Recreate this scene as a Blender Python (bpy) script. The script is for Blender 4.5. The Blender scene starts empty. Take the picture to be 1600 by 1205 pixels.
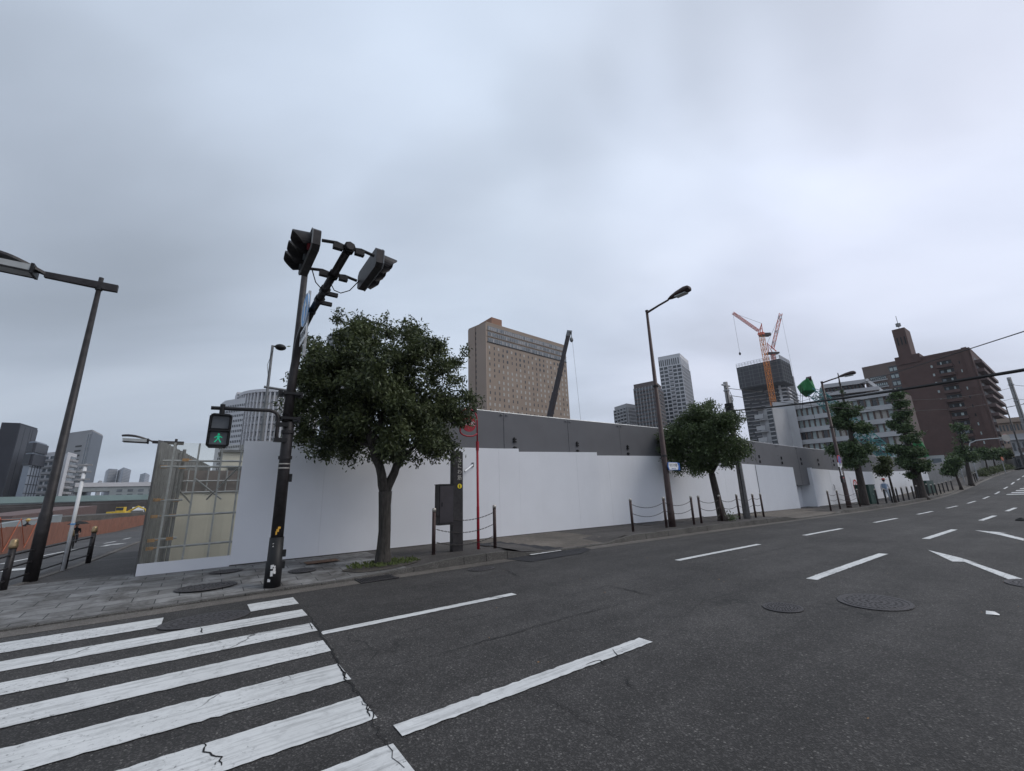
import bpy, math, random
import numpy as np
from mathutils import Matrix, Vector
random.seed(7)
C = bpy.context.scene.collection
R_ = math.radians
# ------------------------------------------------------------------ camera
F, CX, CY, EYE = 645.0, 800.0, 602.5, 1.6
_u = np.array([720-CX, -(-1950-CY), -F]); _u /= np.linalg.norm(_u)
_f = np.array([0, 0, -1.0]); _Y = _f-_u*_f.dot(_u); _Y /= np.linalg.norm(_Y)
CAMR = np.array([np.cross(_Y, _u), _Y, _u])
cam = bpy.data.objects.new('camera', bpy.data.cameras.new('camera')); C.objects.link(cam)
M3 = Matrix([list(map(float, r)) for r in CAMR]).to_4x4()
cam.matrix_world = Matrix.Translation((0, 0, EYE)) @ M3
cam.data.sensor_width = 36; cam.data.lens = F/1600*36; cam.data.clip_end = 6000; cam.data.clip_start = .05
bpy.context.scene.camera = cam
# ------------------------------------------------------------------ sky and sun
SUN_EL, SUN_AZ = 46, 92
wd = bpy.data.worlds.new('World'); bpy.context.scene.world = wd; wd.use_nodes = True
nt = wd.node_tree; nt.nodes.clear()
def nn(t, nt=nt, **k):
    n = nt.nodes.new(t)
    for a, v in k.items(): setattr(n, a, v)
    return n
def lk(a, b, nt=nt): nt.links.new(a, b)
tc = nn('ShaderNodeTexCoord'); sx = nn('ShaderNodeSeparateXYZ'); lk(tc.outputs['Generated'], sx.inputs[0])
zz = nn('ShaderNodeMath', operation='ADD'); lk(sx.outputs[2], zz.inputs[0]); zz.inputs[1].default_value = .22
zm = nn('ShaderNodeMath', operation='MAXIMUM'); lk(zz.outputs[0], zm.inputs[0]); zm.inputs[1].default_value = .12
dx = nn('ShaderNodeMath', operation='DIVIDE'); dy = nn('ShaderNodeMath', operation='DIVIDE')
lk(sx.outputs[0], dx.inputs[0]); lk(zm.outputs[0], dx.inputs[1]); lk(sx.outputs[1], dy.inputs[0]); lk(zm.outputs[0], dy.inputs[1])
cb = nn('ShaderNodeCombineXYZ'); lk(dx.outputs[0], cb.inputs[0]); lk(dy.outputs[0], cb.inputs[1])
mp = nn('ShaderNodeMapping'); lk(cb.outputs[0], mp.inputs[0]); mp.inputs['Rotation'].default_value = (0, 0, R_(-38)); mp.inputs['Scale'].default_value = (.62, 1.25, 1); mp.inputs['Location'].default_value = (3.1, .4, 0)
n1 = nn('ShaderNodeTexNoise'); lk(mp.outputs[0], n1.inputs['Vector']); n1.inputs['Scale'].default_value = .85; n1.inputs['Detail'].default_value = 5; n1.inputs['Roughness'].default_value = .48; n1.inputs['Distortion'].default_value = .35
rp = nn('ShaderNodeValToRGB'); lk(n1.outputs['Fac'], rp.inputs[0])
e = rp.color_ramp.elements; e[0].position = .3; e[0].color = (.42, .465, .545, 1); e[1].position = .68; e[1].color = (.64, .695, .80, 1)
m_ = e.new(.48); m_.color = (.53, .585, .69, 1)
# brighter veil of cloud towards the hidden sun
dot = nn('ShaderNodeVectorMath', operation='DOT_PRODUCT'); lk(tc.outputs['Generated'], dot.inputs[0]); dot.inputs[1].default_value = (math.sin(R_(55))*math.cos(R_(32)), math.cos(R_(55))*math.cos(R_(32)), math.sin(R_(32)))
mr = nn('ShaderNodeMapRange'); lk(dot.outputs['Value'], mr.inputs['Value']); mr.inputs['From Min'].default_value = -.1; mr.inputs['From Max'].default_value = 1; mr.inputs['To Min'].default_value = 1.1; mr.inputs['To Max'].default_value = 1.34
def lobe(px, py, deg, amp):
    v = CAMR @ np.array([px-CX, -(py-CY), -F]); v = v/np.linalg.norm(v)
    wv = nn('ShaderNodeVectorMath', operation='ADD'); lk(tc.outputs['Generated'], wv.inputs[0])
    ws = nn('ShaderNodeVectorMath', operation='SCALE'); nzz = nn('ShaderNodeTexNoise'); lk(mp.outputs[0], nzz.inputs['Vector']); nzz.inputs['Scale'].default_value = 1.1; nzz.inputs['Detail'].default_value = 4
    sb = nn('ShaderNodeVectorMath', operation='SUBTRACT'); lk(nzz.outputs['Color'], sb.inputs[0]); sb.inputs[1].default_value = (.5, .5, .5); lk(sb.outputs[0], ws.inputs[0]); ws.inputs['Scale'].default_value = .42; lk(ws.outputs[0], wv.inputs[1])
    nv = nn('ShaderNodeVectorMath', operation='NORMALIZE'); lk(wv.outputs[0], nv.inputs[0])
    d = nn('ShaderNodeVectorMath', operation='DOT_PRODUCT'); lk(nv.outputs[0], d.inputs[0]); d.inputs[1].default_value = tuple(map(float, v))
    r = nn('ShaderNodeMapRange', interpolation_type='SMOOTHERSTEP'); lk(d.outputs['Value'], r.inputs['Value']); r.inputs['From Min'].default_value = math.cos(R_(deg)); r.inputs['From Max'].default_value = 1; r.inputs['To Min'].default_value = 0; r.inputs['To Max'].default_value = amp
    return r.outputs[0]
acc = mr.outputs[0]
for L_ in ((1530, 190, 24, .20), (1130, 300, 22, .13), (420, 140, 26, .13), (720, 40, 16, .08), (680, 360, 13, -.12), (870, 220, 12, -.13), (1060, 125, 12, -.14), (1250, 60, 13, -.17), (1450, 10, 15, -.16), (1600, -60, 16, -.1), (40, 260, 20, -.13), (60, 90, 12, -.06), (880, 480, 14, -.07), (1250, 420, 14, -.04), (120, 620, 34, -.16)):
    ad_ = nn('ShaderNodeMath', operation='ADD'); lk(acc, ad_.inputs[0]); lk(lobe(*L_), ad_.inputs[1]); acc = ad_.outputs[0]
mx = nn('ShaderNodeVectorMath', operation='SCALE'); lk(acc, mx.inputs['Scale'])
tint = nn('ShaderNodeValToRGB'); lk(dx.outputs[0], tint.inputs[0]); tint.color_ramp.elements[0].position = 0; tint.color_ramp.elements[0].color = (.95, .985, 1.0, 1); tint.color_ramp.elements[1].position = .9; tint.color_ramp.elements[1].color = (1.0, .975, .99, 1)
tm = nn('ShaderNodeMixRGB', blend_type='MULTIPLY'); tm.inputs[0].default_value = 1; lk(rp.outputs[0], tm.inputs[1]); lk(tint.outputs[0], tm.inputs[2]); lk(tm.outputs[0], mx.inputs[0])
sky = nn('ShaderNodeTexSky'); sky.sky_type = 'NISHITA'; sky.sun_disc = False; sky.sun_elevation = R_(SUN_EL); sky.sun_rotation = R_(SUN_AZ); sky.air_density = 1.2; sky.dust_density = 3
b1 = nn('ShaderNodeBackground'); lk(sky.outputs[0], b1.inputs[0]); b1.inputs[1].default_value = .06
b2 = nn('ShaderNodeBackground'); lk(mx.outputs[0], b2.inputs[0]); b2.inputs[1].default_value = 1.0
ms = nn('ShaderNodeMixShader'); ms.inputs[0].default_value = .9; lk(b1.outputs[0], ms.inputs[1]); lk(b2.outputs[0], ms.inputs[2])
wo = nn('ShaderNodeOutputWorld'); lk(ms.outputs[0], wo.inputs[0])
sun = bpy.data.objects.new('sun', bpy.data.lights.new('sun', 'SUN')); C.objects.link(sun)
sun.data.energy = 1.3; sun.data.angle = R_(25); sun.data.color = (1, .96, .9)
az, el = R_(SUN_AZ), R_(SUN_EL)
sdir = Vector((math.sin(az)*math.cos(el), math.cos(az)*math.cos(el), math.sin(el)))
sun.rotation_euler = (sdir).to_track_quat('Z', 'Y').to_euler()
vs = bpy.context.scene.view_settings; vs.view_transform = 'Standard'; vs.look = 'None'; vs.exposure = 0; vs.gamma = 1
# ------------------------------------------------------------------ ground shape and pixel helpers
TH = R_(36.2); D = np.array([math.cos(TH), math.sin(TH)]); N = np.array([-D[1], D[0]]); P0 = np.array([-2.35, 5.51])
PS = [-50, 0, 8, 15, 20, 30, 41, 50, 58, 63, 70, 75, 81, 87, 110, 150, 200, 400]
PZ = [0, 0, -.03, -.09, -.16, -.27, -.33, -.26, -.08, .15, .43, .73, 1.0, 1.3, 2.1, 2.9, 3.3, 3.5]
def gsw(s, w):
    z = float(np.interp(s, PS, PZ))
    if w > 9: z -= .036*min(w-9, 45)*max(0, min(1, (3-s)/3))
    return z
def tosw(x, y): q = np.array([x, y])-P0; return float(q@D), float(q@N)
def W(s, w, z=0.0):
    p = P0+s*D+w*N; return Vector((p[0], p[1], gsw(s, w)+z))
def ray(px, py): return CAMR @ np.array([px-CX, -(py-CY), -F])
def gp(px, py, dz=0.0):
    """ground point under a photo pixel"""
    d = ray(px, py); r = math.hypot(d[0], d[1]); o = np.array([0, 0, EYE]); q = .8
    f = lambda q: (o+d*(q/r))
    while q < 600:
        p = f(q)
        if p[2] < gsw(*tosw(p[0], p[1]))+dz:
            a, b = q-.25, q
            for _ in range(14):
                m = (a+b)/2; p = f(m)
                if p[2] < gsw(*tosw(p[0], p[1]))+dz: b = m
                else: a = m
            break
        q += .25
    return Vector(p)
def at(px, py, dist):
    d = ray(px, py); r = math.hypot(d[0], d[1]); return Vector((d[0]*dist/r, d[1]*dist/r, EYE+d[2]*dist/r))
def atz(px, py, z):
    d = ray(px, py); t = (z-EYE)/d[2]; return Vector((d[0]*t, d[1]*t, z))
def proj(p):
    c = CAMR.T @ (np.array([p[0], p[1], p[2]-EYE])); return CX-F*c[0]/c[2], CY+F*c[1]/c[2]
def along(p, dirv, px):
    """walk from p along a level direction until it is seen in column px"""
    sg = 1 if (proj(p+dirv)[0]-proj(p)[0])*(px-proj(p)[0]) > 0 else -1; a, b = 0, 200
    for _ in range(40):
        m = (a+b)/2
        if (proj(p+dirv*m*sg)[0]-px)*(proj(p)[0]-px) > 0: a = m
        else: b = m
    return p+dirv*m*sg
def onpix(base, dirv, px, py):
    """point of the vertical plane (base, dirv) under a pixel"""
    r = ray(px, py); k, t = np.linalg.solve(np.array([[r[0], -dirv[0]], [r[1], -dirv[1]]]), np.array([base[0], base[1]]))
    return Vector((r[0]*k, r[1]*k, EYE+r[2]*k))
# ------------------------------------------------------------------ materials
MT = {}
def mat(name, col, rough=.7, metal=0, var=.12, scale=3, bump=0, bscale=40, emit=None, spec=.3, dirt=0, coord='Object'):
    if name in MT: return MT[name]
    m = bpy.data.materials.new(name); m.use_nodes = True; t = m.node_tree; b = t.nodes['Principled BSDF']
    b.inputs['Roughness'].default_value = rough; b.inputs['Metallic'].default_value = metal; b.inputs['Specular IOR Level'].default_value = spec
    tc = nn('ShaderNodeTexCoord', t)
    n = nn('ShaderNodeTexNoise', t); n.inputs['Scale'].default_value = scale; n.inputs['Detail'].default_value = 6; n.inputs['Roughness'].default_value = .6
    lk(tc.outputs[coord], n.inputs['Vector'], t)
    r = nn('ShaderNodeValToRGB', t); lk(n.outputs['Fac'], r.inputs[0], t)
    lo = [max(0, c*(1-var)) for c in col]+[1]; hi = [min(1, c*(1+var)) for c in col]+[1]
    r.color_ramp.elements[0].position = .35; r.color_ramp.elements[0].color = lo; r.color_ramp.elements[1].position = .65; r.color_ramp.elements[1].color = hi
    out = r.outputs[0]
    if dirt:
        n2 = nn('ShaderNodeTexNoise', t); n2.inputs['Scale'].default_value = .7; n2.inputs['Detail'].default_value = 8; n2.inputs['Roughness'].default_value = .7
        mp = nn('ShaderNodeMapping', t); mp.inputs['Scale'].default_value = (1, 1, .25); lk(tc.outputs[coord], mp.inputs[0], t); lk(mp.outputs[0], n2.inputs['Vector'], t)
        r2 = nn('ShaderNodeValToRGB', t); lk(n2.outputs['Fac'], r2.inputs[0], t); r2.color_ramp.elements[0].position = .5; r2.color_ramp.elements[0].color = (0, 0, 0, 1); r2.color_ramp.elements[1].position = .75; r2.color_ramp.elements[1].color = (1, 1, 1, 1)
        ml = nn('ShaderNodeMath', t, operation='MULTIPLY'); lk(r2.outputs[0], ml.inputs[0], t); ml.inputs[1].default_value = dirt
        mxc = nn('ShaderNodeMixRGB', t); lk(ml.outputs[0], mxc.inputs[0], t); lk(out, mxc.inputs[1], t); mxc.inputs[2].default_value = (.13, .11, .09, 1); out = mxc.outputs[0]
    lk(out, b.inputs['Base Color'], t)
    if bump:
        n3 = nn('ShaderNodeTexNoise', t); n3.inputs['Scale'].default_value = bscale; n3.inputs['Detail'].default_value = 4; lk(tc.outputs[coord], n3.inputs['Vector'], t)
        bp = nn('ShaderNodeBump', t); bp.inputs['Strength'].default_value = bump; bp.inputs['Distance'].default_value = .02; lk(n3.outputs['Fac'], bp.inputs['Height'], t); lk(bp.outputs[0], b.inputs['Normal'], t)
    if emit: b.inputs['Emission Color'].default_value = (*emit[0], 1); b.inputs['Emission Strength'].default_value = emit[1]
    MT[name] = m; return m
def asphalt(name, col, speck=.5, seams=(), crack=.0, sc=1.0):
    m = bpy.data.materials.new(name); m.use_nodes = True; t = m.node_tree; b = t.nodes['Principled BSDF']; MT[name] = m
    b.inputs['Roughness'].default_value = .8; b.inputs['Specular IOR Level'].default_value = .35
    tc = nn('ShaderNodeTexCoord', t); O = tc.outputs['Object']
    def noise(s, d=4, r=.6, src=O):
        n = nn('ShaderNodeTexNoise', t); n.inputs['Scale'].default_value = s; n.inputs['Detail'].default_value = d; n.inputs['Roughness'].default_value = r; lk(src, n.inputs['Vector'], t); return n.outputs['Fac']
    def ramp(src, p0, c0, p1, c1):
        r = nn('ShaderNodeValToRGB', t); lk(src, r.inputs[0], t); r.color_ramp.elements[0].position = p0; r.color_ramp.elements[0].color = (*c0, 1); r.color_ramp.elements[1].position = p1; r.color_ramp.elements[1].color = (*c1, 1); return r.outputs[0]
    def mixc(f, a, c, mode='MIX', fac=None):
        x = nn('ShaderNodeMixRGB', t, blend_type=mode)
        if f is None: x.inputs[0].default_value = fac
        else: lk(f, x.inputs[0], t)
        if isinstance(a, tuple): x.inputs[1].default_value = (*a, 1)
        else: lk(a, x.inputs[1], t)
        if isinstance(c, tuple): x.inputs[2].default_value = (*c, 1)
        else: lk(c, x.inputs[2], t)
        return x.outputs[0]
    lo = tuple(c*.74 for c in col); hi = tuple(c*1.24 for c in col)
    base = ramp(noise(.35*sc, 8, .65), .35, lo, .65, hi)
    stretch = nn('ShaderNodeMapping', t); stretch.inputs['Scale'].default_value = (.12, 1.4, 1); lk(O, stretch.inputs[0], t)
    base = mixc(None, base, ramp(noise(1.0, 4, .5, stretch.outputs[0]), .32, (.74,)*3, .68, (1.2,)*3), 'MULTIPLY', .9)
    v = nn('ShaderNodeTexVoronoi', t); v.inputs['Scale'].default_value = 95; lk(O, v.inputs['Vector'], t)
    sp = ramp(v.outputs['Color'], .55, (.75,)*3, .95, (1+2.6*speck,)*3)
    base = mixc(None, base, sp, 'MULTIPLY', 1)
    v2 = nn('ShaderNodeTexVoronoi', t); v2.inputs['Scale'].default_value = 36; lk(O, v2.inputs['Vector'], t)
    sc2 = nn('ShaderNodeSeparateColor', t); lk(v2.outputs['Color'], sc2.inputs[0], t)
    g1 = nn('ShaderNodeMath', t, operation='GREATER_THAN'); lk(sc2.outputs[0], g1.inputs[0], t); g1.inputs[1].default_value = .85
    g2 = nn('ShaderNodeMath', t, operation='LESS_THAN'); lk(v2.outputs['Distance'], g2.inputs[0], t); g2.inputs[1].default_value = .28
    g3 = nn('ShaderNodeMath', t, operation='MULTIPLY'); lk(g1.outputs[0], g3.inputs[0], t); lk(g2.outputs[0], g3.inputs[1], t)
    g4 = nn('ShaderNodeMath', t, operation='MULTIPLY'); lk(g3.outputs[0], g4.inputs[0], t); g4.inputs[1].default_value = min(1, speck*1.1)
    base = mixc(g4.outputs[0], base, (.21, .2, .185))
    base = mixc(None, base, ramp(noise(3.5, 6, .75), .35, (.72,)*3, .62, (1.1,)*3), 'MULTIPLY', .75)
    sxyz = nn('ShaderNodeSeparateXYZ', t); lk(O, sxyz.inputs[0], t)
    if crack or seams:
        wob = noise(2.2, 5, .7)
        acc = None
        for s_ in seams:
            a1 = nn('ShaderNodeMath', t, operation='MULTIPLY_ADD'); lk(wob, a1.inputs[0], t); a1.inputs[1].default_value = .16; lk(sxyz.outputs[1], a1.inputs[2], t)
            a2 = nn('ShaderNodeMath', t, operation='SUBTRACT'); lk(a1.outputs[0], a2.inputs[0], t); a2.inputs[1].default_value = s_+.08
            a3 = nn('ShaderNodeMath', t, operation='ABSOLUTE'); lk(a2.outputs[0], a3.inputs[0], t)
            a4 = nn('ShaderNodeMath', t, operation='LESS_THAN'); lk(a3.outputs[0], a4.inputs[0], t); a4.inputs[1].default_value = .009
            if acc is None: acc = a4.outputs[0]
            else:
                a5 = nn('ShaderNodeMath', t, operation='MAXIMUM'); lk(acc, a5.inputs[0], t); lk(a4.outputs[0], a5.inputs[1], t); acc = a5.outputs[0]
        if acc is not None:
            g = ramp(noise(1.6, 3, .6), .46, (0, 0, 0), .56, (1, 1, 1)); a6 = nn('ShaderNodeMath', t, operation='MULTIPLY'); lk(acc, a6.inputs[0], t); lk(g, a6.inputs[1], t)
            a7 = nn('ShaderNodeMath', t, operation='MULTIPLY'); lk(a6.outputs[0], a7.inputs[0], t); a7.inputs[1].default_value = .75
            base = mixc(a7.outputs[0], base, (.012, .012, .012))
        if crack:
            dm = nn('ShaderNodeVectorMath', t, operation='ADD'); lk(O, dm.inputs[0], t)
            nz = nn('ShaderNodeTexNoise', t); nz.inputs['Scale'].default_value = 1.4; nz.inputs['Detail'].default_value = 6; lk(O, nz.inputs['Vector'], t)
            sc_ = nn('ShaderNodeVectorMath', t, operation='SCALE'); lk(nz.outputs['Color'], sc_.inputs[0], t); sc_.inputs['Scale'].default_value = .9; lk(sc_.outputs[0], dm.inputs[1], t)
            vc = nn('ShaderNodeTexVoronoi', t, feature='DISTANCE_TO_EDGE'); vc.inputs['Scale'].default_value = .33; lk(dm.outputs[0], vc.inputs['Vector'], t)
            ck = ramp(vc.outputs['Distance'], .0015, (1, 1, 1), .0045, (0, 0, 0)); gg = ramp(noise(.5, 3), .5, (0, 0, 0), .62, (1, 1, 1))
            a8 = nn('ShaderNodeMath', t, operation='MULTIPLY'); lk(ck, a8.inputs[0], t); lk(gg, a8.inputs[1], t)
            a9 = nn('ShaderNodeMath', t, operation='MULTIPLY'); lk(a8.outputs[0], a9.inputs[0], t); a9.inputs[1].default_value = crack
            base = mixc(a9.outputs[0], base, (.012, .012, .012))
    lk(base, b.inputs['Base Color'], t)
    bp = nn('ShaderNodeBump', t); bp.inputs['Strength'].default_value = .7; bp.inputs['Distance'].default_value = .006; lk(v.outputs['Distance'], bp.inputs['Height'], t); lk(bp.outputs[0], b.inputs['Normal'], t)
    return m
def pavers(name):
    m = bpy.data.materials.new(name); m.use_nodes = True; t = m.node_tree; b = t.nodes['Principled BSDF']; MT[name] = m
    b.inputs['Roughness'].default_value = .85
    tc = nn('ShaderNodeTexCoord', t)
    br = nn('ShaderNodeTexBrick', t); lk(tc.outputs['Object'], br.inputs['Vector'], t)
    br.offset = .5; br.inputs['Scale'].default_value = 1; br.inputs['Brick Width'].default_value = .6; br.inputs['Row Height'].default_value = .3; br.inputs['Mortar Size'].default_value = .008
    br.inputs['Color1'].default_value = (.17, .166, .16, 1); br.inputs['Color2'].default_value = (.12, .117, .112, 1); br.inputs['Mortar'].default_value = (.03, .03, .03, 1)
    n = nn('ShaderNodeTexNoise', t); n.inputs['Scale'].default_value = 1.7; n.inputs['Detail'].default_value = 9; n.inputs['Roughness'].default_value = .75; n.inputs['Distortion'].default_value = .6; lk(tc.outputs['Object'], n.inputs['Vector'], t)
    r = nn('ShaderNodeValToRGB', t); lk(n.outputs['Fac'], r.inputs[0], t); r.color_ramp.elements[0].position = .38; r.color_ramp.elements[0].color = (.55, .52, .5, 1); r.color_ramp.elements[1].position = .6; r.color_ramp.elements[1].color = (1.5, 1.52, 1.55, 1)
    x = nn('ShaderNodeMixRGB', t, blend_type='MULTIPLY'); x.inputs[0].default_value = 1; lk(br.outputs[0], x.inputs[1], t); lk(r.outputs[0], x.inputs[2], t); lk(x.outputs[0], b.inputs['Base Color'], t)
    bp = nn('ShaderNodeBump', t); bp.inputs['Strength'].default_value = .5; bp.inputs['Distance'].default_value = .004; bp.invert = True; lk(br.outputs['Fac'], bp.inputs['Height'], t); lk(bp.outputs[0], b.inputs['Normal'], t)
    return m
def roadpaint(name, col=(.66, .665, .655), wear=.5):
    m = bpy.data.materials.new(name); m.use_nodes = True; t = m.node_tree; b = t.nodes['Principled BSDF']; MT[name] = m
    b.inputs['Roughness'].default_value = .65
    tc = nn('ShaderNodeTexCoord', t)
    def noise(s, d, mapping=None):
        n = nn('ShaderNodeTexNoise', t); n.inputs['Scale'].default_value = s; n.inputs['Detail'].default_value = d; n.inputs['Roughness'].default_value = .7
        if mapping:
            mp = nn('ShaderNodeMapping', t); mp.inputs['Scale'].default_value = mapping; lk(tc.outputs['Object'], mp.inputs[0], t); lk(mp.outputs[0], n.inputs['Vector'], t)
        else: lk(tc.outputs['Object'], n.inputs['Vector'], t)
        return n.outputs['Fac']
    def ramp(src, p0, c0, p1, c1):
        r = nn('ShaderNodeValToRGB', t); lk(src, r.inputs[0], t); r.color_ramp.elements[0].position = p0; r.color_ramp.elements[0].color = (*c0, 1); r.color_ramp.elements[1].position = p1; r.color_ramp.elements[1].color = (*c1, 1); return r.outputs[0]
    def mul(a, c, f=1):
        x = nn('ShaderNodeMixRGB', t, blend_type='MULTIPLY'); x.inputs[0].default_value = f; lk(a, x.inputs[1], t); lk(c, x.inputs[2], t); return x.outputs[0]
    base = ramp(noise(1.3, 6), .3, tuple(c*.82 for c in col), .65, col)
    base = mul(base, ramp(noise(1.2, 7, (.9, 14, 1)), .36, (.55,)*3, .5, (1,)*3), .75)
    base = mul(base, ramp(noise(9, 8), .34, (.7,)*3, .5, (1,)*3), .6)
    chips = ramp(noise(26, 5), .66-.06*wear, (0, 0, 0), .70-.05*wear, (1, 1, 1))
    region = ramp(noise(.9, 4), .42, (0, 0, 0), .6, (1, 1, 1))
    a = nn('ShaderNodeMath', t, operation='MULTIPLY'); lk(chips, a.inputs[0], t); lk(region, a.inputs[1], t)
    nz = nn('ShaderNodeTexNoise', t); nz.inputs['Scale'].default_value = 3; nz.inputs['Detail'].default_value = 6; lk(tc.outputs['Object'], nz.inputs['Vector'], t)
    sc_ = nn('ShaderNodeVectorMath', t, operation='SCALE'); lk(nz.outputs['Color'], sc_.inputs[0], t); sc_.inputs['Scale'].default_value = .35
    dm = nn('ShaderNodeVectorMath', t, operation='ADD'); lk(tc.outputs['Object'], dm.inputs[0], t); lk(sc_.outputs[0], dm.inputs[1], t)
    vc = nn('ShaderNodeTexVoronoi', t, feature='DISTANCE_TO_EDGE'); vc.inputs['Scale'].default_value = .55; lk(dm.outputs[0], vc.inputs['Vector'], t)
    ck = ramp(vc.outputs['Distance'], .002, (1, 1, 1), .0055, (0, 0, 0))
    ckm = nn('ShaderNodeMath', t, operation='MULTIPLY'); lk(ck, ckm.inputs[0], t); lk(ramp(noise(.6, 2), .5, (0, 0, 0), .56, (1, 1, 1)), ckm.inputs[1], t)
    a2 = nn('ShaderNodeMath', t, operation='MAXIMUM'); lk(a.outputs[0], a2.inputs[0], t); lk(ckm.outputs[0], a2.inputs[1], t)
    x = nn('ShaderNodeMixRGB', t); lk(a2.outputs[0], x.inputs[0], t); lk(base, x.inputs[1], t); x.inputs[2].default_value = (.04, .04, .04, 1)
    lk(x.outputs[0], b.inputs['Base Color'], t)
    return m
def bark(name, col):
    m = bpy.data.materials.new(name); m.use_nodes = True; t = m.node_tree; b = t.nodes['Principled BSDF']; MT[name] = m
    b.inputs['Roughness'].default_value = .95
    tc = nn('ShaderNodeTexCoord', t); mp = nn('ShaderNodeMapping', t); mp.inputs['Scale'].default_value = (14, 14, 2.2); lk(tc.outputs['Object'], mp.inputs[0], t)
    n = nn('ShaderNodeTexNoise', t); n.inputs['Scale'].default_value = 1.6; n.inputs['Detail'].default_value = 8; n.inputs['Roughness'].default_value = .7; lk(mp.outputs[0], n.inputs['Vector'], t)
    r = nn('ShaderNodeValToRGB', t); lk(n.outputs['Fac'], r.inputs[0], t); r.color_ramp.elements[0].position = .35; r.color_ramp.elements[0].color = (*[c*.35 for c in col], 1); r.color_ramp.elements[1].position = .66; r.color_ramp.elements[1].color = (*[c*1.3 for c in col], 1)
    lk(r.outputs[0], b.inputs['Base Color'], t)
    bp = nn('ShaderNodeBump', t); bp.inputs['Strength'].default_value = 1; bp.inputs['Distance'].default_value = .02; lk(n.outputs['Fac'], bp.inputs['Height'], t); lk(bp.outputs[0], b.inputs['Normal'], t)
    return m
def leafmat(name, dark, light):
    m = bpy.data.materials.new(name); m.use_nodes = True; t = m.node_tree; b = t.nodes['Principled BSDF']; MT[name] = m
    b.inputs['Roughness'].default_value = .5; b.inputs['Specular IOR Level'].default_value = .35
    tc = nn('ShaderNodeTexCoord', t)
    n = nn('ShaderNodeTexNoise', t); n.inputs['Scale'].default_value = 1.8; n.inputs['Detail'].default_value = 3; lk(tc.outputs['Object'], n.inputs['Vector'], t)
    w = nn('ShaderNodeTexWhiteNoise', t); g = nn('ShaderNodeNewGeometry', t)
    lk(g.outputs['Random Per Island'], w.inputs['Vector'], t) if False else None
    ad = nn('ShaderNodeMath', t, operation='MULTIPLY_ADD'); lk(g.outputs['Random Per Island'], ad.inputs[0], t); ad.inputs[1].default_value = .5; lk(n.outputs['Fac'], ad.inputs[2], t)
    r = nn('ShaderNodeValToRGB', t); lk(ad.outputs[0], r.inputs[0], t); r.color_ramp.elements[0].position = .45; r.color_ramp.elements[0].color = (*dark, 1); r.color_ramp.elements[1].position = 1.0; r.color_ramp.elements[1].color = (*light, 1)
    lk(r.outputs[0], b.inputs['Base Color'], t)
    tr = nn('ShaderNodeBsdfTranslucent', t); lk(r.outputs[0], tr.inputs[0], t)
    ms = nn('ShaderNodeMixShader', t); ms.inputs[0].default_value = .25; lk(b.outputs[0], ms.inputs[1], t); lk(tr.outputs[0], ms.inputs[2], t); lk(ms.outputs[0], t.nodes['Material Output'].inputs[0], t)
    return m
def glass(name, col=(.8, .85, .8), alpha=.2, rough=.05):
    m = bpy.data.materials.new(name); m.use_nodes = True; t = m.node_tree; b = t.nodes['Principled BSDF']; MT[name] = m
    b.inputs['Base Color'].default_value = (*col, 1); b.inputs['Roughness'].default_value = rough
    tr = nn('ShaderNodeBsdfTransparent', t); tr.inputs[0].default_value = (.98, .98, .96, 1)
    ms = nn('ShaderNodeMixShader', t); ms.inputs[0].default_value = alpha; lk(tr.outputs[0], ms.inputs[1], t); lk(b.outputs[0], ms.inputs[2], t); lk(ms.outputs[0], t.nodes['Material Output'].inputs[0], t)
    return m
asphalt('asphalt', (.046, .0432, .0415), .55, seams=(-1.5, -.62, 1.35), crack=.8)
asphalt('asphalt_side', (.085, .084, .085), .25, crack=.4)
asphalt('asphalt_path', (.075, .068, .064), .3, crack=.4)
asphalt('asphalt_new', (.028, .028, .032), .25)
asphalt('concrete_gutter', (.15, .135, .12), .2, crack=.5)
asphalt('drive_paving', (.135, .118, .1), .3, crack=.6)
asphalt('kerb_stone', (.11, .103, .094), .3, crack=.3)
asphalt('earth', (.09, .08, .07), .3)
pavers('pavers'); roadpaint('road_paint'); roadpaint('road_paint_worn', wear=1.2)
bark('bark', (.055, .048, .042)); bark('bark_dark', (.055, .045, .04))
leafmat('leaf_dark', (.022, .032, .017), (.12, .145, .06)); leafmat('leaf_mid', (.03, .045, .02), (.11, .15, .06)); leafmat('leaf_gingko', (.026, .05, .024), (.12, .17, .075))
glass('clear_sheet', (.75, .73, .64), .07, .3)
mat('fence_white', (.73, .74, .77), .42, var=.025, scale=.8, dirt=.06)
mat('fence_grey', (.13, .13, .138), .5, var=.05, scale=1.2, dirt=.1)
mat('steel_dark', (.028, .025, .026), .5, .2, var=.35, scale=6, bump=.1, spec=.4)
mat('steel_brown', (.05, .03, .028), .55, .1, var=.3, scale=5, spec=.4)
mat('steel_grey', (.17, .175, .18), .5, .4, var=.2, scale=5)
mat('galvanised', (.36, .37, .38), .45, .5, var=.15, scale=8)
mat('clamp_rust', (.42, .22, .07), .7, .2, var=.35, scale=20)
mat('beige_sheet', (.70, .67, .57), .75, var=.05, scale=2, bump=.25, bscale=3)
mat('brown_wall', (.16, .135, .13), .8)
mat('brass', (.38, .28, .16), .4, .7, var=.2, scale=10)
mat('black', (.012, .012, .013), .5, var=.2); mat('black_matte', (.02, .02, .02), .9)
mat('chrome_band', (.5, .47, .42), .35, .7)
mat('white', (.72, .73, .74), .5, var=.04); mat('sign_blue', (.03, .13, .42), .4, var=.05); mat('sky_blue', (.12, .35, .68), .4, var=.05)
mat('sign_red', (.45, .03, .03), .4, var=.08); mat('hydrant_red', (.33, .022, .035), .45, var=.12); mat('yellow', (.75, .58, .03), .5, var=.05)
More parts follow.
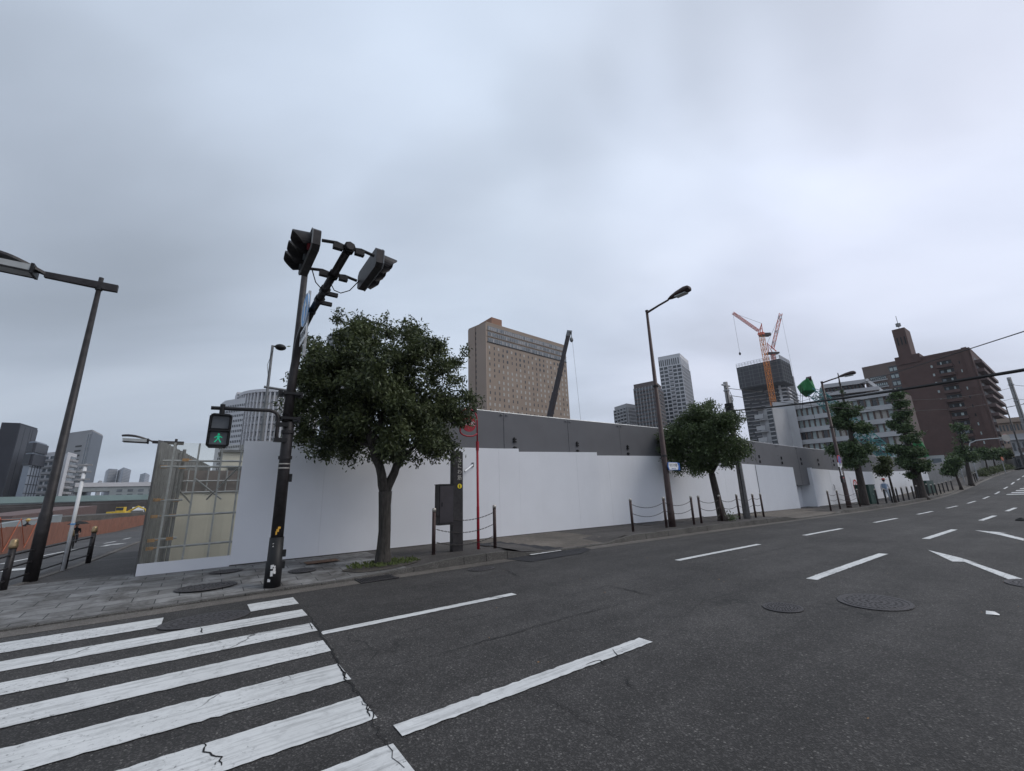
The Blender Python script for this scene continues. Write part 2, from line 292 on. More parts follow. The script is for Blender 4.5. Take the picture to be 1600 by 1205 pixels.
mat('lens_red', (.2, .02, .03), .3); mat('lens_dark', (.1, .11, .12), .3)
mat('green_lit', (.0, .45, .25), .4, emit=((.05, 1, .5), .2)); mat('glass_dark', (.035, .04, .048), .15, spec=.6, var=.25)
mat('lamp_glass', (.5, .52, .52), .2, var=.1)
mat('concrete_pole', (.24, .235, .235), .8, var=.18, scale=6, bump=.2, dirt=.2); mat('cable', (.015, .014, .015), .6)
mat('iron_cover', (.07, .066, .068), .6, .4, var=.3, scale=30, bump=.5, bscale=60); mat('rust_plate', (.12, .07, .045), .8, var=.3, scale=12)
mat('orange_wall', (.24, .11, .075), .7, var=.15, scale=1.5, dirt=.35); mat('orange_paint', (.42, .12, .06), .5); mat('crane_yellow', (.6, .42, .06), .5); mat('crane_red', (.62, .13, .07), .5, var=.1)
mat('crane_orange', (.68, .24, .04), .5, var=.1); mat('net_green', (.025, .17, .055), .8, var=.15); mat('teal', (.05, .17, .17), .5, var=.1); mat('boom_dark', (.045, .04, .045), .5)
mat('hotel_side', (.33, .26, .215), .8, var=.06, scale=.05); mat('hotel_front', (.285, .225, .18), .8, var=.06, scale=.06); mat('hotel_cap', (.27, .15, .10), .8)
mat('tower_white', (.58, .58, .6), .7, var=.05, scale=.05); mat('tower_dark', (.12, .095, .09), .7, var=.08, scale=.05); mat('tower_grey', (.33, .33, .34), .7, var=.06, scale=.05)
mat('net_dark', (.06, .062, .07), .8, var=.2, scale=.3); mat('window_mid', (.13, .15, .17), .25, var=.3, scale=.4, spec=.5); mat('window_light', (.36, .42, .42), .3, var=.2, scale=.4); mat('curtain', (.42, .40, .37), .7, var=.1)
mat('brick_red', (.10, .06, .053), .8, var=.1, scale=.3); mat('brick_pink', (.16, .12, .105), .8, var=.07, scale=.2); mat('slab_brown', (.14, .1, .095), .8)
mat('office_white', (.46, .46, .47), .7, var=.06, scale=.2, dirt=.15); mat('office_brown', (.12, .09, .08), .7, var=.1)
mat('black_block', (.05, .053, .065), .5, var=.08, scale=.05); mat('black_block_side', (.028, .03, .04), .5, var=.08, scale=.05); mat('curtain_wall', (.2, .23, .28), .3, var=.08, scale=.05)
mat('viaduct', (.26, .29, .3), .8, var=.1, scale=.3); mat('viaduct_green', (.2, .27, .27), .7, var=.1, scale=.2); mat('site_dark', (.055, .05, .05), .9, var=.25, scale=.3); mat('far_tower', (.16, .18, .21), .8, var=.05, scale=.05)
mat('skin', (.42, .27, .2), .6); mat('shirt_white', (.62, .64, .7), .8); mat('trouser_pale', (.45, .5, .56), .85); mat('bag_blue', (.22, .3, .42), .8); mat('hair', (.012, .01, .01), .6); mat('dark_cloth', (.015, .015, .018), .9); mat('helmet_yellow', (.6, .45, .12), .4); mat('hat_red', (.35, .06, .05), .8)
mat('bin_green', (.018, .05, .04), .5, var=.15); mat('weed', (.07, .09, .03), .9, var=.3, scale=20); mat('sticker_orange', (.65, .35, .05), .6); mat('debris_white', (.75, .74, .72), .8)
# ------------------------------------------------------------------ mesh builder
def tag(o, label=None, cat=None, group=None, kind=None):
    if label: o['label'] = label
    if cat: o['category'] = cat
    if group: o['group'] = group
    if kind: o['kind'] = kind
    return o
def thing(name, label, cat, loc=(0, 0, 0), rz=0, group=None):
    o = bpy.data.objects.new(name, None); C.objects.link(o); o.empty_display_size = .2
    o.location = loc; o.rotation_euler = (0, 0, rz); return tag(o, label, cat, group)
def rootinv(o):
    M = Matrix.Identity(4); ch = []
    while o: ch.append(o); o = o.parent
    for q in reversed(ch): M = M @ Matrix.LocRotScale(q.location, q.rotation_euler, q.scale)
    return M.inverted()
class MB:
    def __init__(s): s.v = []; s.f = []; s.m = []; s.mi = 0
    def add(s, vs, fs):
        k = len(s.v); s.v += [tuple(v) for v in vs]; s.f += [tuple(i+k for i in f) for f in fs]; s.m += [s.mi]*len(fs); return s
    def hexa(s, p): return s.add(p, [(0, 3, 2, 1), (4, 5, 6, 7), (0, 1, 5, 4), (1, 2, 6, 5), (2, 3, 7, 6), (3, 0, 4, 7)])
    def box(s, x0, x1, y0, y1, z0, z1):
        return s.hexa([(x0, y0, z0), (x1, y0, z0), (x1, y1, z0), (x0, y1, z0), (x0, y0, z1), (x1, y0, z1), (x1, y1, z1), (x0, y1, z1)])
    def obox(s, o, ux, uy, a0, a1, b0, b1, z0, z1):
        """box in a frame of horizontal axes ux, uy from o"""
        P = lambda a, b, z: (o[0]+ux[0]*a+uy[0]*b, o[1]+ux[1]*a+uy[1]*b, z)
        return s.hexa([P(a0, b0, z0), P(a1, b0, z0), P(a1, b1, z0), P(a0, b1, z0), P(a0, b0, z1), P(a1, b0, z1), P(a1, b1, z1), P(a0, b1, z1)])
    def prism(s, pts, z0, z1):
        n = len(pts); v = [(p[0], p[1], z0) for p in pts]+[(p[0], p[1], z1) for p in pts]
        return s.add(v, [tuple(reversed(range(n))), tuple(range(n, 2*n))]+[(i, (i+1) % n, n+(i+1) % n, n+i) for i in range(n)])
    def tube(s, path, rad, n=8, cap=True):
        path = [Vector(p) for p in path]
        if not hasattr(rad, '__len__'): rad = [rad]*len(path)
        k = len(s.v); prev = None; rings = []
        for i, p in enumerate(path):
            t = (path[min(i+1, len(path)-1)]-path[max(i-1, 0)]).normalized()
            if prev is None: a = t.cross(Vector((0, 0, 1))) if abs(t.z) < .9 else t.cross(Vector((1, 0, 0)))
            else: a = prev-t*prev.dot(t)
            a.normalize(); b = t.cross(a); prev = a
            rings.append([p+a*math.cos(2*math.pi*j/n)*rad[i]+b*math.sin(2*math.pi*j/n)*rad[i] for j in range(n)])
        vs = [v for r in rings for v in r]; fs = []
        for i in range(len(path)-1):
            for j in range(n): fs.append((i*n+j, i*n+(j+1) % n, (i+1)*n+(j+1) % n, (i+1)*n+j))
        if cap: fs.append(tuple(reversed(range(n)))); fs.append(tuple(range((len(path)-1)*n, len(path)*n)))
        return s.add(vs, fs)
    def disc(s, c, axis, r, th, n=24, rx=None):
        axis = Vector(axis).normalized(); return s.tube([Vector(c)-axis*th/2, Vector(c)+axis*th/2], r, n)
    def ball(s, c, r, n=8, sc=(1, 1, 1)):
        vs = []; fs = []; m = n//2+1
        for i in range(m+1):
            ph = math.pi*i/m
            for j in range(n): vs.append((c[0]+sc[0]*r*math.sin(ph)*math.cos(2*math.pi*j/n), c[1]+sc[1]*r*math.sin(ph)*math.sin(2*math.pi*j/n), c[2]+sc[2]*r*math.cos(ph)))
        for i in range(m):
            for j in range(n): fs.append((i*n+j, (i+1)*n+j, (i+1)*n+(j+1) % n, i*n+(j+1) % n))
        return s.add(vs, fs)
    def build(s, name, m, parent=None, world=False, smooth=False, frame=False):
        me = bpy.data.meshes.new(name); v = s.v
        if world and parent is not None:
            I = rootinv(parent); v = [tuple(I @ Vector(p)) for p in v]
        me.from_pydata(v, [], s.f)
        for x in (m if isinstance(m, (list, tuple)) else [m]): me.materials.append(MT[x] if isinstance(x, str) else x)
        if max(s.m or [0]) > 0: me.polygons.foreach_set('material_index', s.m)
        if smooth: me.polygons.foreach_set('use_smooth', [len(f) == 4 for f in s.f])
        me.update(); o = bpy.data.objects.new(name, me); C.objects.link(o)
        if parent: o.parent = parent
        if frame: o.location = (P0[0], P0[1], 0); o.rotation_euler = (0, 0, TH)
        return o
def copy_tree(o, parent=None):
    c = o.copy(); C.objects.link(c); c.parent = parent
    for ch in o.children: copy_tree(ch, c)
    return c
def text(name, body, size, m, parent, matrix, ext=.004, sx=1):
    cu = bpy.data.curves.new(name, 'FONT'); cu.body = body; cu.size = size; cu.extrude = ext; cu.align_x = 'CENTER'; cu.align_y = 'CENTER'; cu.resolution_u = 2
    t = bpy.data.objects.new(name+'_tmp', cu); C.objects.link(t); bpy.context.view_layer.update()
    me = bpy.data.meshes.new_from_object(t.evaluated_get(bpy.context.evaluated_depsgraph_get())); bpy.data.objects.remove(t)
    me.name = name; me.materials.clear(); me.materials.append(MT[m]); me.transform(matrix @ Matrix.Diagonal((sx, 1, 1, 1)))
    o = bpy.data.objects.new(name, me); C.objects.link(o); o.parent = parent; return o
def facing(origin, right, up=Vector((0, 0, 1))):
    """matrix for text in a plane: x along right, y along up"""
    r = Vector(right).normalized(); u = Vector(up).normalized(); n = r.cross(u); M = Matrix((r, u, n)).transposed().to_4x4(); M.translation = origin; return M
V2 = lambda a: Vector((a[0], a[1], 0))
D3, N3, Z3 = V2(D), V2(N), Vector((0, 0, 1))
# ------------------------------------------------------------------ ground, roads, pavements (road frame: x = s along, y = w across)
def frange(a, b, st): n = max(1, int(round((b-a)/st))); return [a+(b-a)*i/n for i in range(n+1)]
SG = frange(-30, 0, 5)[:-1]+frange(0, 120, 2)[:-1]+frange(120, 400, 10)
def sheet(name, ss, ws, m, dz, zf=None, kind='structure'):
    mb = MB(); n = len(ws)
    mb.add([(s, w if not callable(w) else w(s), gsw(s, w)+(zf(s, w) if zf else dz)) for s in ss for w in ws], [(i*n+j, (i+1)*n+j, (i+1)*n+j+1, i*n+j+1) for i in range(len(ss)-1) for j in range(n-1)])
    o = mb.build(name, m, frame=True); return tag(o, kind=kind) if kind else o
BIGS = [-900, -400, -200, -100]+SG[0:]+[600, 1000]
sheet('ground', BIGS, [-900, -300, -100, -40, 0, 5, 9, 12, 20, 30, 45, 70, 99, 200, 500, 1000], 'earth', -.12)
sheet('road', [-60, -45]+SG, [-24, -12, -6, -2, 1, 2.62], 'asphalt', 0)
sheet('side_road', frange(-60, -3.4, 4), [2.62, 6, 9, 12, 16, 20, 25, 30, 40, 60, 90], 'asphalt_side', -.004)
HS = [-12, 1.0, 2.0, 3.4, 5.1, 5.5, 8.6, 9.3, 20.6, 21.6, 27.2, 27.8, 52.5, 53.5, 69.5, 70.5, 80, 81, 90, 91, 400]
HC = [.02, .02, .06, .17, .17, .03, .03, .17, .17, .03, .03, .17, .17, .03, .03, .17, .17, .03, .03, .17, .17]
def kerbh(s): return float(np.interp(s, HS, HC))
def walkz(s, w): t = max(0, min(1, (w-3.1)/2.0)); return kerbh(s)*(1-t)+.13*t
sheet('gutter', [x for x in frange(-12, 120, 1)], [2.6, 2.98], 'concrete_gutter', .004)
WS = [3.12, 3.5, 4.0, 4.5, 5.2, 6.5]
sheet('pavement', frange(2.3, 400, .5 if False else 1.0), WS, 'asphalt_path', 0, walkz)
sheet('paved_corner', frange(-9, 2.3, .5), WS, 'pavers', 0, walkz)
sheet('paved_corner_path', frange(-4.1, -2.35, .35), [6.5, 8, 9, 10.5], 'asphalt_path', .116)
sheet('side_path', [-4.0, -3.0, -2.0, -1, 0, 1], [10.5, 14, 18, 24, 34, 50], 'asphalt_path', .1)
sheet('driveway', frange(5.4, 9.0, .6), WS, 'drive_paving', 0, lambda s, w: walkz(s, w)+.006)
sheet('driveway', frange(21.2, 27.4, 1), WS, 'drive_paving', 0, lambda s, w: walkz(s, w)+.006)
sheet('driveway', frange(27.4, 30, 1), [4.6, 5.2, 6.0], 'drive_paving', 0, lambda s, w: walkz(s, w)+.006)
sheet('driveway', frange(53.2, 69.8, 2), WS, 'drive_paving', 0, lambda s, w: walkz(s, w)+.006)
# kerb line: separate stones
mbk = MB(); ss = frange(-9, 120, .6); rk = random.Random(3)
for a, b in zip(ss[:-1], ss[1:]):
    j = rk.uniform(-.006, .006); jz = rk.uniform(-.004, .006); g = .006
    za, zb = gsw(a, 3)+kerbh(a)+.004+jz, gsw(b, 3)+kerbh(b)+.004+jz
    mbk.hexa([(a+g, 2.98+j, gsw(a, 3)-.1), (b-g, 2.98+j, gsw(b, 3)-.1), (b-g, 3.13, gsw(b, 3)-.1), (a+g, 3.13, gsw(a, 3)-.1), (a+g, 2.995+j, za), (b-g, 2.995+j, zb), (b-g, 3.13, zb), (a+g, 3.13, za)])
tag(mbk.build('kerb', 'kerb_stone', frame=True), kind='structure')
kp = [tosw(*gp(x, y)[:2]) for x, y in ((0, 935), (60, 914), (121, 893), (170, 872), (217, 851))]; kc = lambda w: float(np.interp(w, [p[1] for p in kp]+[kp[-1][1]+30], [p[0] for p in kp]+[kp[-1][0]+2]))
mbk = MB()
for a, b in zip(frange(6.2, 46, .6)[:-1], frange(6.2, 46, .6)[1:]):
    c = kc
    mbk.hexa([(c(a)-.15, a+.005, gsw(-4, a)-.1), (c(a), a+.005, gsw(-4, a)-.1), (c(b), b-.005, gsw(-4, b)-.1), (c(b)-.15, b-.005, gsw(-4, b)-.1), (c(a)-.15, a+.005, gsw(-4, a)+.125), (c(a), a+.005, gsw(-4, a)+.125), (c(b), b-.005, gsw(-4, b)+.125), (c(b)-.15, b-.005, gsw(-4, b)+.125)])
tag(mbk.build('side_kerb', 'concrete_gutter', frame=True), kind='structure')
# markings
rj = random.Random(5)
def strip(mb, pts0, pts1, jit=.006, step=.05, dz=.008):
    """ragged painted quad between two long edges, road frame"""
    (a0, b0), (a1, b1) = pts0; (c0, d0), (c1, d1) = pts1; L = math.hypot(a1-a0, b1-b0); n = max(2, min(90, int(L/step))); vs = []
    for i in range(n+1):
        t = i/n
        for (x, y) in ((a0+(a1-a0)*t, b0+(b1-b0)*t), (c0+(c1-c0)*t, d0+(d1-d0)*t)):
            x += rj.uniform(-jit, jit) if i in (0, n) else 0; y += rj.gauss(0, jit*.6)
            vs.append((x, y, gsw(x, y)+dz))
    mb.add(vs, [(2*i+1, 2*i+3, 2*i+2, 2*i) for i in range(n)])
WID = [(2.28, 1.76), (1.36, .95), (.54, .14), (-.27, -.69), (-1.1, -1.55), (-1.93, -2.36), (-2.74, -3.15), (-3.56, -3.98)]
mb = MB()
for i, (t, b_) in enumerate(WID):
    e0 = .02-.03*i
    if i == 0: strip(mb, ((-.62, t), (e0, t)), ((-.62, b_), (e0, b_)), .006); strip(mb, ((-5, t), (-1.62, t)), ((-5, b_), (-1.62, b_)), .006)
    else: strip(mb, ((-5.2, t), (e0, t)), ((-5.2, b_), (e0, b_)), .009 if i > 3 else .006, .03)
tag(mb.build('zebra_crossing', 'road_paint_worn', frame=True), kind='structure')
mb = MB()
for i in range(14):
    s0 = -.02+7.1*i; L = (2.85, 3.85)[i] if i < 2 else 3.3; s0 += .2 if i == 1 else 0
    strip(mb, ((s0, .07), (s0+L, .07)), ((s0, -.07), (s0+L, -.07)), .005)
tag(mb.build('lane_line', 'road_paint', frame=True), kind='structure')
mb = MB()
for s0, L, wd_ in ((-.08, 2.75, .085), (7.14, 4.1, .08), (15.2, 4.0, .08), (24.6, 4, .08), (33, 4, .08)):
    strip(mb, ((s0, -2.62+wd_), (s0+L, -2.62+wd_)), ((s0, -2.62-wd_), (s0+L, -2.62-wd_)), .007)
tag(mb.build('centre_line', 'road_paint', frame=True), kind='structure')
mb = MB()
def poly(mb, pts, dz=.008): mb.add([(x, y, gsw(x, y)+dz) for x, y in pts], [tuple(range(len(pts)))])
poly(mb, [tosw(*gp(x, y)[:2]) for x, y in ((1450, 860), (1488, 878), (1507, 878.5), (1600, 915.5), (1600, 906), (1513, 877), (1529, 881), (1500, 872))])
poly(mb, [tosw(*gp(x, y)[:2]) for x, y in ((1523, 829), (1560, 836), (1600, 845.5), (1600, 842), (1562, 832.5), (1575, 833))])
tag(mb.build('arrow_marking', 'road_paint', frame=True), kind='structure')
mb = MB()
for k in range(6): strip(mb, ((55.5+2.6*k, -.75-.1*k), (56.6+2.6*k, -.75-.1*k)), ((56.6+2.6*k, -3.6), (57.7+2.6*k, -3.6)), .01)
tag(mb.build('hatched_marking', 'road_paint_worn', frame=True), kind='structure')
mb = MB()
def linepx(mb, a, b, wd_):
    p, q = gp(*a), gp(*b); d = (q-p); d.z = 0; d.normalize(); n = Vector((-d.y, d.x, 0))*wd_
    P = [tosw(*(v[:2])) for v in (p+n, q+n, q-n, p-n)]; mb.add([(s, w, gsw(s, w)+.008) for s, w in P], [(3, 2, 1, 0)])
linepx(mb, (0, 882), (147, 853), .08); linepx(mb, (163, 849.5), (181, 846), .08); linepx(mb, (193, 843), (204, 840.5), .08); linepx(mb, (213, 838), (222, 836), .08)
linepx(mb, (160, 854), (178, 850.6), .12); linepx(mb, (172, 851.8), (188, 849.5), .3); linepx(mb, (15, 893), (36, 888), .25)
tag(mb.build('side_road_marking', 'road_paint', frame=True), kind='structure')
# repaired patch by the kerb
mb = MB(); poly(mb, [(4.7, 2.95), (4.9, 2.2), (6.6, 2.25), (7.3, 2.6), (7.4, 2.97)], .009)
for i in range(12):
    for j in range(12):
        q_ = [(4.9+1.9*(i+a_)/12, 3.14+2.1*(j+b_)/12) for a_, b_ in ((0, 0), (1, 0), (1, 1), (0, 1))]; cx_, cy_ = q_[0][0]+.08, q_[0][1]+.09
        if cx_ < 6.75-.62*(cy_-3.14)**1.15*.6 and cx_ > 5.15+.05*math.sin(cy_*5) and cy_ < 5.15: mb.add([(x, y, gsw(x, y)+walkz(x, y)+.008) for x, y in q_], [(0, 1, 2, 3)])
tag(mb.build('asphalt_patch', 'asphalt_new', frame=True), kind='structure')
mb = MB(); strip(mb, ((5.45, 2.86), (6.5, 2.9)), ((5.45, 2.97), (6.5, 2.965)), .012, .05, .03)
tag(mb.build('kerb_ramp_edge', 'road_paint_worn', frame=True), kind='structure')

mb = MB(); rc = random.Random(12)
def crack(mb, px, wd0, dz=.0105):
    P = [gp(*p) for p in px]; pts = []
    for a, b in zip(P[:-1], P[1:]):
        n = max(2, int((b-a).length/.06)); d = (b-a).normalized(); q = Vector((-d.y, d.x, 0))
        for i in range(n): pts.append(a.lerp(b, i/n)+q*rc.gauss(0, .012))
    pts.append(P[-1])
    for i, (a, b) in enumerate(zip(pts[:-1], pts[1:])):
        d = (b-a).normalized(); q = Vector((-d.y, d.x, 0)); u0, u1 = i/len(pts), (i+1)/len(pts); w0, w1 = wd0*(.25+math.sin(math.pi*u0)*rc.uniform(.6, 1)), wd0*(.25+math.sin(math.pi*u1)*rc.uniform(.6, 1))
        V = [a+q*w0, a-q*w0, b-q*w1, b+q*w1]; mb.add([(v.x, v.y, gsw(*tosw(v.x, v.y))+dz) for v in V], [(0, 1, 2, 3)])
for px_, w_ in (([(955, 917), (975, 921), (1018, 931)], .011), ([(782, 889), (795, 893), (815, 904)], .009), ([(815, 904), (870, 916), (955, 917)], .004), ([(1005, 934), (900, 962), (756, 1003), (640, 1040)], .005), ([(1000, 906), (1110, 885), (1250, 850), (1390, 832)], .005),
        ([(315, 1158), (318, 1166), (316, 1172), (326, 1180), (338, 1184), (342, 1192), (346, 1199)], .006), ([(342, 1192), (336, 1198)], .003), ([(478, 952), (492, 978), (503, 996), (522, 1024), (542, 1062), (562, 1088), (581, 1122), (601, 1160), (632, 1203)], .007), ([(482, 975), (488, 985)], .006), ([(530, 1046), (536, 1052), (542, 1062)], .006), ([(566, 1098), (575, 1106), (572, 1116), (578, 1122)], .006), ([(312, 982), (316, 990)], .008), ([(370, 997), (440, 985), (490, 980)], .004),
        ([(960, 1016), (965, 1030)], .006), ([(915, 1040), (940, 1033), (946, 1040)], .006), ([(975, 1060), (990, 1075)], .006), ([(1010, 1170), (900, 1120), (840, 1080)], .003), ([(1180, 918), (1100, 940), (1060, 970)], .003)): crack(mb, px_, w_)
tag(mb.build('road_crack', 'black_matte'), kind='structure')
def cover(name, s, w, rs, rw, label, dz=.01, m='iron_cover', square=False, rot=0, group=None):
    t = thing(name, label, 'manhole cover' if not square else 'access plate', W(s, w, dz+(walkz(s, w) if w > 3.12 else 0)), TH+rot, group)
    a = MB(); b = MB()
    if square:
        a.box(-rs, rs, -rw, rw, 0, .006)
        for k in range(6): b.box(-rs+.06+k*(2*rs-.12)/6, -rs+.06+k*(2*rs-.12)/6+.03, -rw+.05, rw-.05, .006, .009)
    else:
        ring = lambda r, z: [(rs*r*math.cos(2*math.pi*i/40), rw*r*math.sin(2*math.pi*i/40), z) for i in range(40)]
        V = ring(1, 0)+ring(.99, .006)+ring(.88, .006)+ring(.87, .001)+ring(.84, .001)+ring(.83, .007)
        a.add(V, [(q*40+i, q*40+(i+1) % 40, (q+1)*40+(i+1) % 40, (q+1)*40+i) for q in range(5) for i in range(40)]+[tuple(range(200, 240))])
        for r in (.2, .38, .56, .72):
            for k in range(int(6+r*34)):
                an = 2*math.pi*k/int(6+r*34); c, s_ = math.cos(an), math.sin(an); u = .055*rs
                b.box(rs*r*c-u*.5, rs*r*c+u*.5, rw*r*s_-u*.5, rw*r*s_+u*.5, .0065, .011)
    a.add(b.v, b.f); a.build('cover_plate', m, t)
cover('manhole_cover', -1.14, 1.72, .52, .36, 'ribbed iron manhole cover between the two top zebra bars', .011)
cover('manhole_cover', -1.13, 3.98, .47, .36, 'large round cover in the paving slabs left of the signal pole')
cover('manhole_cover', -.8, 5.2, .3, .24, 'small round cover in the slabs close to the white fence foot')
cover('manhole_cover', .5, 4.35, .27, .27, 'small round cover in the slabs just right of the signal pole')
cover('manhole_cover', 5.0, -3.03, .25, .23, 'small round iron cover in the open carriageway, left of the larger one', .009)
cover('manhole_cover', 6.15, -3.7, .46, .4, 'large round iron cover in the open carriageway at right', .009)
cover('manhole_cover', 3.6, 2.25, .3, .22, 'dark round cover in the asphalt near the kerb below the pillar sign', .009)
cover('manhole_cover', 9.05, -4.95, .4, .35, 'iron cover at the right edge below the arrow marking', .009)
cover('access_plate', 1.02, 5.05, .35, .19, 'rusty rectangular plate in the slabs between signal pole and big tree', .01, 'rust_plate', True)
# drain grate
t = thing('drain_grate', 'dark iron drain grate in the gutter below the big tree', 'drain', W(1.55, 2.78, .012), TH)
MB().box(-.36, .36, -.2, .2, -.01, 0).build('pit', 'black_matte', t); mb = MB()
for k in range(14): mb.box(-.35+k*.05, -.33+k*.05, -.19, .19, 0, .012)
mb.box(-.37, .37, -.21, -.19, 0, .014); mb.box(-.37, .37, .19, .21, 0, .014); mb.build('grate', 'iron_cover', t)
# litter
mb = MB(); mb.add([(x*.6, y*.6, z*.8) for x, y, z in [(0, 0, .03), (.1, .02, .04), (.13, -.03, .012), (.02, -.05, .012), (-.1, .01, .012), (-.04, .05, .05), (.03, -.12, .02)]], [(0, 1, 2, 3), (0, 3, 4, 5), (3, 2, 6), (0, 5, 1)])
o = mb.build('paper_scrap', 'debris_white'); o.location = W(6.45, -4.73); tag(o, 'crumpled white scrap lying on the asphalt at lower right', 'litter')
mb = MB().tube([(0, 0, 0), (0, 0, .05), (0, 0, .1)], [.17, .15, .07], 20).tube([(0, 0, .1), (0, 0, .12)], [.05, .05], 12)
o = mb.build('low_dark_object', 'black_matte'); o.location = gp(1596, 814); tag(o, 'low dark rounded object on the road at the right edge', 'post base')  # unidentified dark object, modelled as a low stepped disc
mb = MB(); rl = random.Random(11)
for _ in range(160):
    s, w = rl.uniform(1, 40), rl.uniform(-5, 2.5); a = rl.uniform(0, 6.3); r = rl.uniform(.008, .022)
    mb.add([(s+r*math.cos(a+q), w+r*.6*math.sin(a+q), gsw(s, w)+.006+.004*(q > 2)) for q in (0, 1.7, 3.1, 4.6)], [(0, 1, 2, 3)])
mat('dry_leaf', (.22, .13, .07), .8)
tag(mb.build('fallen_leaves', 'dry_leaf', frame=True), 'tiny dry leaves scattered over the asphalt', 'leaves', kind='stuff')

# ------------------------------------------------------------------ trees
def leaves(name, blobs, m, parent, n_cl, per, lsize, seed, spread=.17, lsq=.42, droop=.35, clump=None, zmin=-9):
    """thousands of pointed leaves in clumps over the shells of the blobs; blobs = (x, y, z, rx, ry, rz) local"""
    rg = np.random.default_rng(seed); B = np.array(blobs); vol = (B[:, 3]*B[:, 4]*B[:, 5])**(2/3); pr = vol/vol.sum()
    if clump:
        nk, kr = clump; ix = rg.choice(len(B), nk, p=pr); d = rg.normal(size=(nk, 3)); d /= np.linalg.norm(d, axis=1)[:, None]
        kc = B[ix, :3]+d*(rg.uniform(.2, 1, nk)**.45*rg.uniform(.85, 1.18, nk))[:, None]*B[ix, 3:]; kc = kc[kc[:, 2] > zmin]; rr_ = kr*rg.uniform(.55, 1.35, len(kc)); B = np.concatenate([kc, np.stack([rr_, rr_, rr_*.8], 1)], 1); pr = rr_**2/np.sum(rr_**2)
    idx = rg.choice(len(B), n_cl, p=pr); d = rg.normal(size=(n_cl, 3)); d /= np.linalg.norm(d, axis=1)[:, None]
    r = rg.uniform(.35, 1, n_cl)**.5*rg.uniform(.85, 1.12, n_cl)
    cc = B[idx, :3]+d*r[:, None]*B[idx, 3:]
    n = n_cl*per; c = np.repeat(cc, per, 0)+rg.normal(size=(n, 3))*spread*np.array([1, 1, .75])
    a = rg.normal(size=(n, 3)); a[:, 2] -= droop; a /= np.linalg.norm(a, axis=1)[:, None]
    b = np.cross(a, rg.normal(size=(n, 3))); b /= np.linalg.norm(b, axis=1)[:, None]
    L = lsize*rg.uniform(.6, 1.3, n)[:, None]; Wd = L*lsq
    v = np.stack([c, c+a*L*.5+b*Wd*.5, c+a*L, c+a*L*.5-b*Wd*.5], 1).reshape(-1, 3)
    me = bpy.data.meshes.new(name); me.vertices.add(4*n); me.vertices.foreach_set('co', v.ravel())
    me.loops.add(4*n); me.loops.foreach_set('vertex_index', np.arange(4*n)); me.polygons.add(n); me.polygons.foreach_set('loop_start', np.arange(n)*4); me.polygons.foreach_set('loop_total', np.full(n, 4))
    me.update(calc_edges=True); me.materials.append(MT[m]); o = bpy.data.objects.new(name, me); C.objects.link(o); o.parent = parent
    return cc
def limb(mb, p, q, r0, r1, seed, n=6, wob=.06):
    rr = random.Random(seed); p, q = Vector(p), Vector(q); L = (q-p).length; pts = []
    for i in range(n+1):
        t = i/n; k = wob*L*math.sin(math.pi*t); pts.append(p.lerp(q, t)+Vector((rr.uniform(-k, k), rr.uniform(-k, k), rr.uniform(-k, k)*.5+.08*L*math.sin(math.pi*t))))
    mb.tube(pts, [r0+(r1-r0)*i/n for i in range(n+1)], 8)
def blobs_from(base, dist_dir, pix, rnd, scale_px, k_=1.0):
    """pixel circles -> blobs in the tree's own plane, with some depth scatter"""
    out = []
    for (px, py, rp) in pix:
        rp = rp*k_; p = onpix(base, dist_dir, px, py); e_ = onpix(base, dist_dir, px+rp, py); r = (e_-p).length
        q = p-base; dep = Vector((-dist_dir[1], dist_dir[0], 0)); out.append((q.x, q.y, q.z, r, r, r*.9))
        if rp > scale_px:
            for sg in (-1, 1): k = q+dep*sg*r*rnd.uniform(.7, 1.2); out.append((k.x, k.y, k.z+rnd.uniform(-.2, .1)*r, r*.75, r*.75, r*.7))
    return out
def perp(b): L = math.hypot(b[0], b[1]); return (b[1]/L, -b[0]/L)
# big camphor-like tree
base = gp(598, 882, .1); t = thing('street_tree', 'large dark evergreen tree with forked trunk in front of the white fence', 'tree', base)
pd = perp(base); rnd = random.Random(4)
pix = [(515, 562, 42), (562, 535, 40), (600, 520, 30), (642, 550, 45), (560, 512, 20), (660, 530, 26), (690, 575, 36), (716, 592, 22), (702, 630, 34), (655, 640, 60), (590, 630, 66), (528, 640, 50), (500, 600, 40), (484, 582, 20), (478, 655, 20), (552, 680, 42), (615, 688, 42), (672, 680, 38), (718, 660, 24), (600, 580, 68), (468, 625, 18), (512, 700, 14), (660, 708, 18), (527, 505, 9), (597, 497, 8), (665, 518, 10), (728, 560, 9), (700, 700, 13), (480, 690, 13), (733, 642, 12), (737, 618, 10), (470, 668, 12), (495, 540, 14)]
bl = blobs_from(base, pd, pix, rnd, 32, .86)
big_base, big_pd = base, pd
sprig = []
for _ in range(110):
    a_ = rnd.uniform(0, 6.28); b0_ = rnd.choice(bl); e_ = rnd.uniform(.95, 1.3); x_, y_, z_ = b0_[0]+b0_[3]*e_*math.cos(a_)*rnd.uniform(.5, 1), b0_[1]+b0_[4]*rnd.uniform(-1, 1), b0_[2]+b0_[5]*e_*math.sin(a_)
    if z_ > 1.95: sprig += [(x_, y_, z_, .07, .07, .12), (x_, y_, z_+.14, .05, .05, .1)]
leaves('crown_sprigs', sprig, 'leaf_dark', t, 420, 26, .095, 5, spread=.06, lsq=.36)
leaves('crown', bl, 'leaf_dark', t, 1750, 46, .105, 1, spread=.095, lsq=.36, clump=(270, .24), zmin=1.85)
mb = MB(); fork = onpix(base, pd, 602, 768)-base
mb.tube([(0, 0, -.1), (0, 0, .1), (.0, 0, .35), (.01, 0, .7), tuple(fork*.8), tuple(fork)], [.24, .175, .145, .132, .135, .15], 14)
f2 = fork
